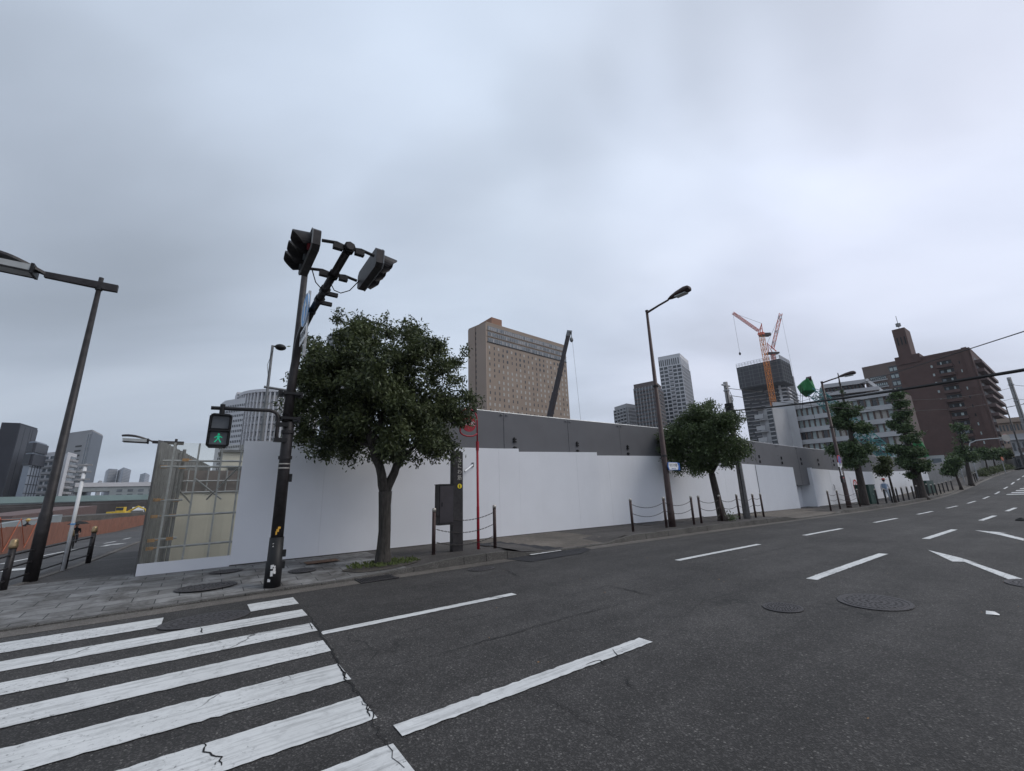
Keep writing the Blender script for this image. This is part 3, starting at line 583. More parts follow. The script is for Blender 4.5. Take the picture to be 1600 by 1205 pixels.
for i, (x, y, r0, dp) in enumerate([(582, 700, .12, -.3), (562, 640, .075, -.5), (628, 715, .12, .2), (650, 650, .08, .5), (600, 640, .07, .1), (525, 690, .05, .5), (672, 690, .05, -.4), (600, 560, .04, -.3), (520, 600, .04, .3), (690, 600, .04, .2)]):
    q = onpix(base, pd, x, y)-base+Vector((-pd[1], pd[0], 0))*dp
    if i in (0, 2): limb(mb, f2-Vector((0, 0, .08)), q, r0, r0*.7, i, wob=.04); None
    st = {1: (582, 700), 4: (582, 700), 5: (582, 700), 8: (562, 640), 7: (600, 640), 3: (628, 715), 6: (628, 715), 9: (650, 650)}.get(i)
    if st:
        s0 = onpix(base, pd, *st)-base+Vector((-pd[1], pd[0], 0))*{(582, 700): -.3, (562, 640): -.5, (600, 640): .1, (628, 715): .2, (650, 650): .5}[st]
        limb(mb, s0, q, r0, r0*.4, i+20)
mb.build('trunk', 'bark', t, smooth=True)
mb = MB(); ps_ = [(2.03+.85*math.cos(a)*(1+.08*math.sin(5*a)), 3.72+.42*math.sin(a)) for a in np.linspace(0, 2*math.pi, 28)[:-1]]; mb.add([(x, y, gsw(x, y)+walkz(x, y)+.012) for x, y in ps_], [tuple(range(27))]); tag(mb.build('tree_pit', 'earth', frame=True), kind='structure')
mb = MB(); rr = random.Random(9)
for k in range(420):
    a = rr.uniform(0, 6.28); r = rr.uniform(.18, .85)**.8; x, y = r*math.cos(a)*.95, -.1+r*math.sin(a)*.44; h = rr.uniform(.02, .08); b = rr.uniform(0, 6.28)
    X = D3*x+N3*y; mb.add([X, X+Vector((.03*math.cos(b), .03*math.sin(b), h)), X+Vector((.05*math.cos(b), .05*math.sin(b), h*.6)), X+Vector((.02, .02, 0))], [(0, 1, 2, 3)])
o = mb.build('weeds', 'weed'); o.location = W(2.03, 3.84, .125); tag(o, 'low weeds and grass around the foot of the big tree', 'weeds', kind='stuff')
# second tree
base = gp(1130, 816, .1); t = thing('street_tree', 'smaller rounded evergreen tree beside the grey concrete utility pole', 'tree', base); pd = perp(base)
pix = [(1082, 655, 26), (1100, 640, 22), (1062, 680, 24), (1055, 705, 20), (1090, 690, 34), (1125, 670, 30), (1145, 700, 22), (1130, 715, 24), (1095, 720, 26), (1140, 655, 14), (1080, 632, 9), (1112, 632, 10), (1045, 690, 14), (1158, 690, 10), (1060, 728, 12), (1118, 735, 16)]
leaves('crown', blobs_from(base, pd, pix, rnd, 17, .9), 'leaf_mid', t, 1150, 36, .12, 2, spread=.12, lsq=.4, clump=(170, .32), zmin=1.7)
mb = MB(); q = onpix(base, pd, 1112, 740)-base
mb.tube([(0, 0, -.1), (0, 0, .15), tuple(q*.4), tuple(q*.75), tuple(q)], [.3, .2, .15, .14, .13], 12)
for i, (x, y) in enumerate([(1080, 690), (1100, 660), (1130, 680), (1065, 715), (1140, 705)]): limb(mb, q, onpix(base, pd, x, y)-base, .08, .03, i+40)
mb.build('trunk', 'bark_dark', t, smooth=True)
leaves('sucker_shoots', [(.25, -.1, .25, .25, .25, .2)], 'leaf_mid', t, 10, 16, .1, 77, spread=.08)
# ginkgo-like tall trees
def gtree(bpx, pix, top, label, m, ncl, per, ls, seed, r0=.2, group=None, spread=.22, bm='bark_dark'):
    base = gp(*bpx, .1); t = thing('street_tree', label, 'tree', base, group=group); pd = perp(base)
    leaves('crown', [(x, y, z, a, b, c*.6) for x, y, z, a, b, c in blobs_from(base, pd, pix, random.Random(seed), 10)], m, t, int(ncl*.62), per, ls, seed, spread=spread*.55, lsq=.55, clump=(max(14, int(ncl*.1)), spread*1.45))
    q = onpix(base, pd, *top)-base; mb = MB(); mb.tube([(0, 0, -.1), (0, 0, .2), tuple(q*.3), tuple(q*.6), tuple(q)], [r0*1.4, r0, r0*.8, r0*.5, r0*.12], 10)
    for i, (x, y, rp) in enumerate(pix[:14]):
        e_ = onpix(base, pd, x, y)-base; k = max(.3, min(.95, (e_.z-.5)/q.z)); limb(mb, q*k, e_, r0*.25, r0*.08, i+seed)
    mb.build('trunk', bm, t, smooth=True)
gtree((1353, 791), [(1310, 592, 4), (1316, 612, 8), (1312, 636, 12), (1298, 634, 8), (1322, 645, 14), (1340, 640, 8), (1318, 662, 12), (1303, 659, 8), (1345, 668, 12), (1336, 680, 9), (1328, 700, 18), (1310, 704, 12), (1345, 706, 12), (1336, 722, 14), (1357, 700, 8)], (1309, 583), 'tall layered green tree beside the second brown street lamp', 'leaf_gingko', 900, 30, .17, 31, .24)
gtree((1441, 779), [(1401, 618, 10), (1410, 632, 12), (1388, 622, 7), (1413, 650, 13), (1415, 668, 11), (1397, 663, 7), (1420, 684, 12), (1433, 679, 8), (1412, 702, 12), (1430, 706, 16), (1398, 700, 9), (1443, 706, 9), (1420, 722, 16), (1438, 726, 13), (1408, 718, 9), (1427, 740, 8)], (1396, 606), 'tall layered dark tree with thick trunk behind the row of short posts', 'leaf_gingko', 1100, 30, .2, 32, .38)
gtree((1400, 787), [(1382, 720, 7), (1383, 733, 9), (1376, 738, 6), (1391, 738, 6)], (1381, 712), 'slim young tree with small dark crown between the two tall trees', 'leaf_dark', 170, 26, .16, 33, .1)
for i, (b, px, tp, lb) in enumerate([((1518, 758), [(1498, 668, 6), (1500, 685, 8), (1505, 703, 10), (1495, 712, 9), (1512, 712, 10), (1522, 716, 8), (1488, 716, 6)], (1495, 655), 'tall slim tree with thick trunk near the far orange light'),
        ((1502, 764), [(1487, 728, 6), (1493, 722, 5), (1483, 736, 4)], (1484, 716), 'small leafy sapling just left of the tree by the orange light'),
        ((1545, 742), [(1535, 706, 8), (1541, 711, 9), (1528, 711, 6), (1548, 707, 6)], (1536, 702), 'first round low tree under the curved mirror pole'),
        ((1557, 737), [(1550, 708, 7), (1556, 712, 8), (1562, 706, 6)], (1548, 701), 'second round low tree in the far right row'),
        ((1572, 733), [(1565, 707, 9), (1572, 712, 9), (1577, 705, 7)], (1562, 699), 'dense dark tree in the far right row before the leaning pole'),
        ((1588, 728), [(1583, 703, 9), (1590, 709, 9), (1578, 711, 6)], (1580, 696), 'dark tree at the far right end of the pavement')]):
    gtree(b, px, tp, lb, 'leaf_gingko' if i != 4 else 'leaf_dark', 260, 26, .22 if i < 2 else .3, 50+i, .22 if i == 0 else .13, spread=.3)
# hedge at the far kerb
bl = [(s, 3.9+random.uniform(-.2, .2), gsw(s, 4)+.5, .9, .5, .45) for s in frange(88, 125, 1.2)]
o = bpy.data.objects.new('hedge', None); C.objects.link(o); tag(o, 'low dark hedge along the far kerb under the row of trees', 'hedge'); o.location = (P0[0], P0[1], 0); o.rotation_euler = (0, 0, TH)
leaves('foliage', bl, 'leaf_dark', o, 500, 20, .22, 90, spread=.2)
# ------------------------------------------------------------------ construction fence
def roadthing(name, label, cat, group=None): return thing(name, label, cat, (P0[0], P0[1], 0), TH, group)
FW = 6.0
fence = roadthing('construction_fence', 'long white site fence with dark grey upper panels and stepped top', 'fence')
WS_, WH_ = [-.74, 1.98, 5.84, 7.5, 7.52, 11.5, 11.53, 15.85, 15.87, 23.9, 30.43, 33.1, 37.7, 43.6, 55.4, 75], [2.84, 2.9, 2.89, 2.94, 2.83, 2.95, 2.82, 2.93, 2.84, 2.75, 2.66, 2.63, 2.53, 2.42, 2.29, 1.95]
GS_, GH_ = [-1, 5.85, 8.84, 16.4, 24.9, 30.9, 39, 46, 56.7, 66], [4.2, 4.21, 4.2, 4.28, 4.16, 4.08, 4.04, 3.85, 3.69, 3.42]
wh = lambda s: float(np.interp(s, WS_, WH_)); gh = lambda s: float(np.interp(s, GS_, GH_))
fb = lambda s: gsw(s, 6)+.1
brk = [-.72]+[x for x in frange(-.72, 30.6, 1.8)[1:-1]]
brk = sorted(set(brk+[7.51, 11.515, 15.86, 30.4]))
rf = random.Random(8)
for a, b in zip(brk[:-1], brk[1:]):
    if b-a < .3: continue
    j = rf.uniform(-.0012, .0012); e_ = .0012
    ta, tb = gsw(a, 6)+.1+wh(a+.02), gsw(b, 6)+.1+wh(b-.02)
    if 7.4 < a < 7.6 or 11.4 < a < 11.6 or 15.8 < a < 15.9: pass
    if a >= 24.2 and b <= 30.5:      # folding sheet gate: vertical ribs
        mb = MB(); n = int((b-a)/.075)
        V = []
        for i in range(n+1):
            s = a+(b-a)*i/n; V += [(s, FW-.03+(.03 if i % 2 else 0), fb(s)-.05), (s, FW-.03+(.03 if i % 2 else 0), gsw(s, 6)+.1+wh(s))]
        mb.add(V, [(2*i, 2*i+2, 2*i+3, 2*i+1) for i in range(n)]); mb.build('ribbed_panel', 'fence_white', fence); continue
    MB().hexa([(a+e_, FW+j, fb(a)-.08), (b-e_, FW+j, fb(b)-.08), (b-e_, FW+.04, fb(b)-.08), (a+e_, FW+.04, fb(a)-.08), (a+e_, FW+j, ta), (b-e_, FW+j, tb), (b-e_, FW+.04, tb), (a+e_, FW+.04, ta)]).build('white_panel', 'fence_white', fence)
# backing so that the joints are closed, and grey upper sheets standing just behind
mb = MB(); mb.hexa([(-.7, FW+.06, -.1), (30.4, FW+.06, -.3), (30.4, FW+.08, -.3), (-.7, FW+.08, -.1), (-.7, FW+.06, 2.7), (30.4, FW+.06, 2.3), (30.4, FW+.08, 2.3), (-.7, FW+.08, 2.7)]); mb.build('backing', 'steel_grey', fence)
gb = [3.85+3.1*i for i in range(21)]
for a, b in zip(gb[:-1], gb[1:]):
    j = rf.uniform(-.01, .01); za, zb = gsw(a, 6)+.1+gh(a), gsw(b, 6)+.1+gh(b)
    p = MB().hexa([(a+.006, FW+.09+j, fb(a)+1.5), (b-.006, FW+.09+j, fb(b)+1.5), (b-.006, FW+.12, fb(b)+1.5), (a+.006, FW+.12, fb(a)+1.5), (a+.006, FW+.09+j, za), (b-.006, FW+.09+j, zb), (b-.006, FW+.12, zb), (a+.006, FW+.12, za)]).build('grey_panel', 'fence_grey', fence)
    if a < 50:
        c = a+.45
        for z0, h in ((2.86, .16), (3.16, .18)):
            mb = MB()
            for q in (0, .09): mb.box(c-.07, c+.07, FW+.05, FW+.088, fb(c)+z0+q, fb(c)+z0+q+.05)
            mb.box(c-.04, c+.0, FW+.04, FW+.088, fb(c)+z0, fb(c)+z0+h); mb.build('bracket', 'black', p)
        mb = MB(); c = a+.02
        for k in range(4): mb.box(c-.015, c+.015, FW+.07, FW+.088, fb(c)+3.1+k*.28, fb(c)+3.13+k*.28)
        mb.box(c-.16, c-.06, FW+.05, FW+.088, fb(c)+gh(c)-.1, fb(c)+gh(c)-.07); mb.box(c+.06, c+.16, FW+.05, FW+.088, fb(c)+gh(c)-.1, fb(c)+gh(c)-.07); mb.build('bolt_row', 'steel_grey', p)['kind'] = 'stuff'
for a, b in zip(frange(-.72, 30.4, 3)[:-1], frange(-.72, 30.4, 3)[1:]): MB().hexa([(a, FW-.012, fb(a)-.1), (b, FW-.012, fb(b)-.1), (b, FW-.002, fb(b)-.1), (a, FW-.002, fb(a)-.1), (a, FW-.012, fb(a)+.055), (b, FW-.012, fb(b)+.055), (b, FW-.002, fb(b)+.055), (a, FW-.002, fb(a)+.055)]).build('base_strip', 'kerb_stone', fence)
mb = MB(); mb.tube([(s, FW+.2, gsw(s, 6)+.12+gh(s)) for s in frange(4.6, 66, 2)], .03, 6); mb.build('top_rail', 'galvanised', fence)
# left of 4.6 the grey upper part hides behind the tree crown
# recess with door
MB().box(30.45, 33.0, FW+.7, FW+.74, fb(31)-.2, fb(31)+2.62).build('recessed_door', 'fence_white', fence)
MB().box(30.4, 33.0, FW+.1, FW+.7, fb(31)+2.63, fb(31)+2.66).build('lintel', 'steel_grey', fence)
MB().box(32.95, 33.25, FW-.12, FW+.72, fb(33)-.2, fb(33)+2.66).build('jamb', 'fence_white', fence)
MB().box(32.1, 32.3, FW+.6, FW+.69, fb(33)+1.45, fb(33)+1.6).build('lock_box', 'steel_grey', fence)
for a, b in zip(frange(33.25, 75, 3.5)[:-1], frange(33.25, 75, 3.5)[1:]):
    j = rf.uniform(-.006, .006)
    MB().hexa([(a+.004, FW+j, fb(a)-.1), (b-.004, FW+j, fb(b)-.1), (b-.004, FW+.04, fb(b)-.1), (a+.004, FW+.04, fb(a)-.1), (a+.004, FW+j, fb(a)+wh(a)), (b-.004, FW+j, fb(b)+wh(b)), (b-.004, FW+.04, fb(b)+wh(b)), (a+.004, FW+.04, fb(a)+wh(a))]).build('white_panel', 'fence_white', fence)
# little fixtures on the white face
t = roadthing('wall_fixture', 'white spotlight fixed high on the white fence between signal pole and big tree', 'spotlight')
MB().tube([(.75, FW, 2.62), (.75, FW-.22, 2.56)], .035, 10).build('lamp_tube', 'white', t); MB().box(.7, .8, FW-.03, FW-.002, 2.55, 2.7).build('base', 'white', t)
t = roadthing('wall_fixture', 'white angled spotlight on the fence beside the red hydrant pole', 'spotlight')
MB().tube([(5.6, FW-.02, 2.42), (5.15, FW-.3, 2.2)], .03, 10).build('lamp_tube', 'white', t); MB().box(5.58, 5.64, FW-.04, FW-.002, 2.36, 2.5).build('base', 'steel_grey', t)
MB().box(20.2, 20.28, FW-.02, FW-.003, fb(20)+1.4, fb(20)+1.75).build('green_tag', 'net_green', fence)
MB().tube([(37, FW-.002, fb(37)+1.05), (37, FW-.07, fb(37)+1.1), (37, FW-.07, fb(37)+1.4), (37, FW-.002, fb(37)+1.45)], .02, 6).build('handle', 'black', fence)
# notice with red warning lozenge
t = roadthing('notice_board', 'white notice with red ring and small red lettering on the fence by the tall tree', 'notice')
MB().box(41.0, 44.4, FW-.02, FW-.003, fb(42)+.55, fb(42)+2.0).build('board', 'fence_white', t)
mb = MB(); c = (41.9, FW-.03, fb(42)+1.3); n = 28
V = [(c[0]+r*math.cos(2*math.pi*i/n), c[1], c[2]+r*math.sin(2*math.pi*i/n)*.9) for r in (.55, .40) for i in range(n)]; mb.add(V, [(i, (i+1) % n, n+(i+1) % n, n+i) for i in range(n)]); mb.build('ring', 'sign_red', t)
MB().box(41.84, 41.96, FW-.035, FW-.022, c[2]-.28, c[2]+.28).build('bar', 'sign_red', t)
mb = MB()
for k in range(4): mb.box(42.7, 44.1-.2*(k % 2), FW-.03, FW-.022, c[2]+.35-k*.24, c[2]+.42-k*.24)
mb.build('lettering_lines', 'sign_red', t)
# lower grey hoarding beyond
t = roadthing('grey_hoarding', 'plain grey metallic hoarding continuing behind the far trees', 'fence')
for a, b in zip(frange(66, 150, 6)[:-1], frange(66, 150, 6)[1:]):
    w0 = lambda s: 6.05-.02*(s-66) if s > 66 else 6.05
    MB().hexa([(a+.02, w0(a), fb(a)-.3), (b-.02, w0(b), fb(b)-.3), (b-.02, w0(b)+.05, fb(b)-.3), (a+.02, w0(a)+.05, fb(a)-.3), (a+.02, w0(a), fb(a)+2.5), (b-.02, w0(b), fb(b)+2.5), (b-.02, w0(b)+.05, fb(b)+2.5), (a+.02, w0(a)+.05, fb(a)+2.5)]).build('metal_panel', 'steel_grey', t)
# transparent corner section
t = roadthing('clear_fence_corner', 'see-through fence corner with thin posts over a low white skirting', 'fence')
MB().box(-2.3, -.72, FW, FW+.03, -.02, .36).build('skirting', 'fence_white', t)
MB().box(-2.28, -.73, FW+.01, FW+.016, .37, 2.85).build('clear_panel', 'clear_sheet', t)
for s in (-2.02, -1.58, -1.14, -.76): MB().box(s-.018, s+.018, FW+.03, FW+.055, .36, 2.85).build('stud', 'galvanised', t)
mb = MB(); V = []
n = 90
for i in range(n+1):
    w = 6.02+3.6*i/n if False else 6.02+9*i/n; o_ = .04 if (i//2) % 2 else 0; V += [(-2.32+.11*(w-6)+o_, w, 0), (-2.32+.11*(w-6)+o_, w, 2.9)]
mb.add(V, [(2*i, 2*i+2, 2*i+3, 2*i+1) for i in range(n)]); mb.build('corrugated_side', 'steel_grey', t)
t = roadthing('scaffold', 'tube scaffolding with orange clamps behind the clear fence corner', 'scaffolding')
P = lambda s, w, z: (s, w, z)
for (s, w, z0, z1) in ((-1.86, 6.55, 0, 2.75), (-1.95, 6.95, 0, 2.7)): MB().tube([P(s, w, z0), P(s, w, z1)], .035, 10).build('upright', 'steel_grey', t)
for w, z, s1 in ((6.25, 2.33, -.7), (6.5, 2.48, -.7), (6.3, .62, -.7), (6.35, 1.27, -.7), (6.5, .78, -1.75), (6.45, 1.6, -1.75)): MB().tube([P(-2.22, w, z), P(s1, w, z+.01)], .024, 8).build('ledger', 'galvanised', t)
for s, w, z in ((-1.84, 6.5, 2.33), (-1.8, 6.5, 2.5), (-1.86, 6.5, 1.6), (-1.88, 6.5, 1.27), (-1.86, 6.5, .78), (-2.16, 6.3, 2.33), (-2.18, 6.32, 1.62), (-2.18, 6.34, 1.27), (-2.16, 6.3, .78), (-2.16, 6.28, .62)):
    MB().box(s-.07, s+.05, w-.05, w+.05, z-.03, z+.035).tube([(s+.05, w, z), (s+.11, w, z+.01)], .014, 6).build('clamp', 'clamp_rust', t)
for a, b in (((-1.6, 6.9, 2.1), (-1.0, 7.6, 1.6)), ((-.75, 6.6, 2.35), (-1.3, 7.6, 1.6)), ((-1.9, 6.6, 1.9), (-1.6, 7.6, 1.5))): MB().tube([a, b], .02, 6).build('brace', 'galvanised', t)
t = roadthing('sheet_screen', 'beige sheeting screen behind the scaffolding at the fence corner', 'screen')
mb = MB(); V = []
for i in range(41):
    s = -2.0+3.2*i/40; V += [(s, 7.9+.012*math.sin(s*9)+.01*random.random(), 0), (s, 7.9+.012*math.sin(s*9), 1.78)]
mb.add(V, [(2*i, 2*i+2, 2*i+3, 2*i+1) for i in range(40)]); mb.build('sheet', 'beige_sheet', t)
MB().tube([(-2, 7.88, 1.79), (1.2, 7.88, 1.79)], .02, 6).build('top_tube', 'galvanised', t)
t = roadthing('inner_wall', 'brown inner site wall with light posts seen above the beige sheeting', 'wall')
MB().box(-1.9, 3, 9.4, 9.5, -.2, 2.42).build('boarding', 'brown_wall', t)
for s in frange(-1.8, 1.4, .45): MB().tube([(s, 9.33, 0), (s, 9.33, 2.42)], .022, 6).build('post', 'galvanised', t)
MB().tube([(-1.9, 9.3, 2.12), (3, 9.3, 2.12)], .022, 6).build('rail', 'galvanised', t)
t = roadthing('white_gate_frame', 'pale stepped roof frame of a site cabin above the brown inner wall', 'cabin')
MB().box(-1.0, 2.2, 12.0, 14, 0, 3.2).build('wall', 'beige_sheet', t); MB().box(-1.1, 2.3, 11.9, 14.1, 3.2, 3.28).build('roof', 'steel_grey', t); MB().box(-.8, .2, 11.93, 11.99, 2.5, 2.7).build('window', 'glass_dark', t)
# ------------------------------------------------------------------ chain fences and posts
def post_mesh(mb, mc, h=1.0, r=.045):
    mb.tube([(0, 0, -.05), (0, 0, h-.09)], r, 12); mc.tube([(0, 0, h-.09), (0, 0, h-.01), (0, 0, h)], [r*1.08, r*1.08, r*.8], 12)
def chainfence(label, ss, w, chains=True, h=1.08):
    t = thing('chain_fence', label, 'chain fence', W(ss[0], w, walkz(ss[0], w)), TH)
    zs = [gsw(s, w)+walkz(s, w) for s in ss]; z0 = zs[0]
    for s, z in zip(ss, zs):
        a, c = MB(), MB(); post_mesh(a, c, h); x = s-ss[0]
        a.v = [(v[0]+x, v[1], v[2]+z-z0) for v in a.v]; c.v = [(v[0]+x, v[1], v[2]+z-z0) for v in c.v]
        p = a.build('post', 'steel_brown', t, smooth=True); c.build('cap', 'chrome_band', p, smooth=True)
    if chains:
        for i in range(len(ss)-1):
            x0, x1 = ss[i]-ss[0]+.05, ss[i+1]-ss[0]-.05
            for k in range(3):
                hz = h-.2-k*.3; mb = MB(); n = 34; sag = .14*min(1.2, (x1-x0)/1.8)+.01*random.random(); pts = []
                for q in range(n+1):
                    u = q/n; pts.append(Vector((x0+(x1-x0)*u, 0, zs[i]-z0+(zs[i+1]-zs[i])*u+hz-sag*4*u*(1-u))))
                for q in range(n):
                    d = (pts[q+1]-pts[q]); up = Vector((0, 0, .009)) if q % 2 else Vector((0, .009, 0)); mb.tube([pts[q]-d*.1+up, pts[q+1]+d*.1+up], .0045, 4); mb.tube([pts[q]-d*.1-up, pts[q+1]+d*.1-up], .0045, 4)
                mb.build('chain', 'steel_dark', t)
    return t
chainfence('two post chain barrier around the pillar sign and red hydrant pole', [3.32, 5.11], 4.0)
chainfence('three post chain barrier at the foot of the brown lamp with the street name sign', [10.6, 12.5, 14.3], 3.8)
chainfence('five post chain barrier from the smaller tree past the grey utility pole', [15.0, 16.6, 18.1, 19.6, 20.4], 3.9)
chainfence('three post chain barrier around the lamp with the round blue sign', [27.9, 29.4, 33.0], 3.55, True, 1.1)
P1 = None
for i, (s, w) in enumerate([(36.6, 3.5), (38.4, 3.45), (39.6, 3.4), (41.3, 3.4), (42.8, 3.4), (44.4, 3.4), (46.0, 3.4), (47.6, 3.4), (49.2, 3.4), (50.6, 3.5), (51.8, 3.5), (53.6, 3.5), (55.2, 3.5), (56.9, 3.5), (58.6, 3.5), (60.6, 3.5), (62.4, 3.4), (71.5, 3.1), (72.8, 3.1), (74.2, 3.0), (75.6, 3.0)]):
    if P1 is None:
        P1 = thing('bollard', 'dark slim metal bollard in the row along the far kerb', 'bollard', (0, 0, 0), TH, 'slim dark bollards along the far kerb'); a, c = MB(), MB(); post_mesh(a, c, 1.05, .055); a.build('post', 'steel_dark', P1); c.build('cap', 'chrome_band', P1); o = P1
    else: o = copy_tree(P1)
    o.location = W(s, w, walkz(s, w))
# ------------------------------------------------------------------ pillar sign
b = W(4.0, 4.1, .09); t = thing('pillar_sign', 'dark square pillar sign with white characters and a round yellow mark', 'sign', b, TH)
MB().box(-.14, .14, -.09, .09, -.05, 2.55).build('pillar', 'steel_dark', t); MB().box(-.1, .1, -.07, .07, 2.55, 2.58).build('top_cap', 'black', t)
for i, ch in enumerate('なにわ筋'): text('lettering', ch, .13, 'chrome_band', t, facing(Vector((.04, -.094, 2.32-.15*i)), (1, 0, 0)), .003)
MB().disc((.04, -.095, 1.66), (0, 1, 0), .062, .008).build('yellow_disc', 'yellow', t); MB().box(.028, .052, -.106, -.1, 1.62, 1.675).disc((.04, -.103, 1.69), (0, 1, 0), .013, .006).build('mark', 'black', t)
tb = thing('control_box', 'dark grey cabinet mounted on the left side of the pillar sign', 'cabinet', b+Z3*.72, TH)
MB().box(-.56, -.142, -.13, .12, .0, .98).build('body', 'steel_dark', tb); MB().box(-.54, -.17, -.145, -.13, .06, .95).build('door', 'steel_grey' if False else 'boom_dark', tb); MB().box(-.57, -.142, -.15, .14, .98, 1.0).build('lid', 'black', tb); MB().box(-.5, -.47, -.155, -.145, .45, .55).build('handle', 'black', tb)
# ------------------------------------------------------------------ hydrant pole
b = W(4.62, 4.05, .1); t = thing('hydrant_sign', 'tall thin red pole with round red hydrant sign in a hoop', 'sign', b, TH)
MB().tube([(0, 0, -.05), (0, 0, 1.1), (0, 0, 1.12), (0, 0, 2.62)], [.038, .038, .033, .033], 12).build('lower_pole', 'hydrant_red', t, smooth=True)
MB().tube([(0, 0, 2.6), (0, 0, 2.85)], .042, 12).build('collar', 'hydrant_red', t)
hp = [(0, 0, 2.85), (0, 0, 3.45)]+[(-.27+.27*math.cos(a), 0, 3.45+.3*math.sin(a)) for a in np.linspace(.1, math.pi, 14)]+[(-.54, 0, 3.1)]+[(-.27-.27*math.cos(a), 0, 3.1-.12*math.sin(a)) for a in np.linspace(.1, 2.9, 8)]
MB().tube(hp, .022, 8).build('hoop', 'hydrant_red', t, smooth=True)
MB().disc((-.27, 0, 3.33), (0, 1, 0), .225, .02, 32).build('disc', 'hydrant_red', t)
for sgn in (-1, 1):
    for i, ch in enumerate('消火栓'): text('lettering', ch, .13, 'white', t, facing(Vector((-.27+.13*(i-1)*(-sgn), sgn*.013, 3.33)), (-sgn, 0, 0)), .002)
# ------------------------------------------------------------------ street lamps
def lampbrown(base, h, r0, arm, label, head=True, group=None, ad=-N, mt='steel_brown'):
    t = thing('street_lamp', label, 'street lamp', base, TH, group)
    MB().tube([(0, 0, -.1), (0, 0, .6), (0, 0, .62), (0, 0, h)], [r0*1.1, r0*1.05, r0, r0*.45], 14).build('pole', mt, t, smooth=True)
    MB().tube([(0, 0, h-.04), (0, 0, h+.03)], r0*.55, 10).build('pole_cap', mt, t)
    MB().tube([(0, 0, h-.08), (0, -arm*.35, h+.02), (0, -arm*.62, h+.08)], [.05, .042, .04], 10).build('arm', mt, t)
    V = []; hd = MB(); L = arm*.62; prof = [(0, .05, .04), (.12, .12, .09), (.4, .19, .15), (.72, .22, .18), (.86, .2, .15), (.92, .1, .08)]
    rings = []
    for (u, hw, hh_) in prof: rings += [(hw*math.cos(a), -L-u*1.05, h+.1+u*.08+(hh_ if math.sin(a) > 0 else hh_*.45)*math.sin(a)) for a in np.linspace(0, 2*math.pi, 14, endpoint=False)]
    hd.add(rings, [(q*14+i, q*14+(i+1) % 14, (q+1)*14+(i+1) % 14, (q+1)*14+i) for q in range(len(prof)-1) for i in range(14)]+[tuple(range(14)), tuple(reversed(range(70, 84)))])
    hd_ = hd.build('lamp_head', mt, t, smooth=True); MB().box(-.13, .13, -L-.8, -L-.35, h+.04, h+.075).build('lens', 'lamp_glass', hd_)
    MB().box(-.03, -r0-.002, -.03, .03, 1, 1.01) if False else None
    for z in (h*.62, h*.3): MB().tube([(0, 0, z), (0, 0, z+.07)], r0*.95, 12).build('band', 'steel_dark', t)
    return t
lampbrown(W(12.95, 3.86, .11), 8.75, .118, 1.7, 'tall brown street lamp carrying the blue and white street name sign')
lampbrown(W(31.5, 3.7, .1), 8.2, .13, 1.5, 'brown street lamp with crown tuft behind it carrying the round blue sign')
base = W(12.95, 3.86, .11)
# street name plate
c = onpix(base, D, 1045, 729); c = c-N3*.2
t = thing('street_name_sign', 'white hexagonal street name plate with blue border on the brown lamp', 'sign', c, TH)
hx = [(-.36, -.02), (-.32, .15), (.3, .15), (.37, 0), (.3, -.15), (-.31, -.15)]
def plate(pts, y, th, sc=1): mb = MB(); n = len(pts); V = [(x*sc, y, z*sc) for x, z in pts]+[(x*sc, y+th, z*sc) for x, z in pts]; return mb.add(V, [tuple(range(n)), tuple(reversed(range(n, 2*n)))]+[(i, n+i, n+(i+1) % n, (i+1) % n) for i in range(n)])
plate(hx, 0, .02).build('border', 'sign_blue', t); plate(hx, -.004, .003, .89).build('face', 'white', t)
text('lettering', 'なにわ筋', .13, 'black', t, facing(Vector((0, -.006, .03)), (1, 0, 0)), .001); text('romaji', 'Naniwa-suji', .055, 'sign_blue', t, facing(Vector((0, -.006, -.09)), (1, 0, 0)), .001)
plate([(-.05, -.14), (.05, -.14), (.05, .14), (-.05, .14)], -.0, .05).build('side_arrow_plate', 'sign_blue', t).location = (.43, .03, -.01)
MB().tube([(-.2, .02, 0), (-.2, .17, 0)], .02, 6).build('bracket', 'steel_dark', t)
# no parking signs on lamp two
base = W(31.5, 3.7, .1)
for (px, py, kind) in ((1307, 719, 'blue'), (1308, 726.5, 'plate'), (1310.5, 736, 'ad')):
    c = onpix(base, D, px, py)-N3*.14
    if kind == 'blue':
        t = thing('no_parking_sign', 'round blue no parking sign with red rim on the far brown lamp', 'sign', c, TH); MB().disc((0, 0, 0), (0, 1, 0), .3, .02, 28).build('rim', 'sign_red', t); MB().disc((0, -.012, 0), (0, 1, 0), .235, .01, 28).build('face', 'sign_blue', t)
        mb = MB(); mb.add([(-.19, -.02, .15), (-.15, -.02, .19), (.19, -.02, -.15), (.15, -.02, -.19)], [(0, 1, 2, 3)]); mb.build('slash', 'sign_red', t)
    elif kind == 'plate':
        t = thing('hours_plate', 'small white plate with dark characters just under the round blue sign', 'sign', c, TH); MB().box(-.32, .32, -.01, .01, -.13, .13).build('plate', 'white', t); text('lettering', '8-20', .2, 'black', t, facing(Vector((0, -.013, 0)), (1, 0, 0)), .001)
    else:
        t = thing('notice_plate', 'narrow white and red plate with a picture of a key low on the far brown lamp', 'sign', c, TH); t['label'] = 'narrow white vertical plate over a dark box on the far brown lamp'
        MB().box(-.12, .12, -.01, .01, -.28, .35).build('plate', 'white', t); MB().disc((0, -.015, .1), (0, 1, 0), .07, .01).box(-.02, .02, -.02, -.011, -.2, .05).build('symbol', 'black', t); MB().box(-.18, .1, -.03, .1, -.72, -.33).build('box', 'steel_dark', t); MB().box(-.12, .08, -.035, -.03, -.46, -.4).build('red_band', 'sign_red', t)
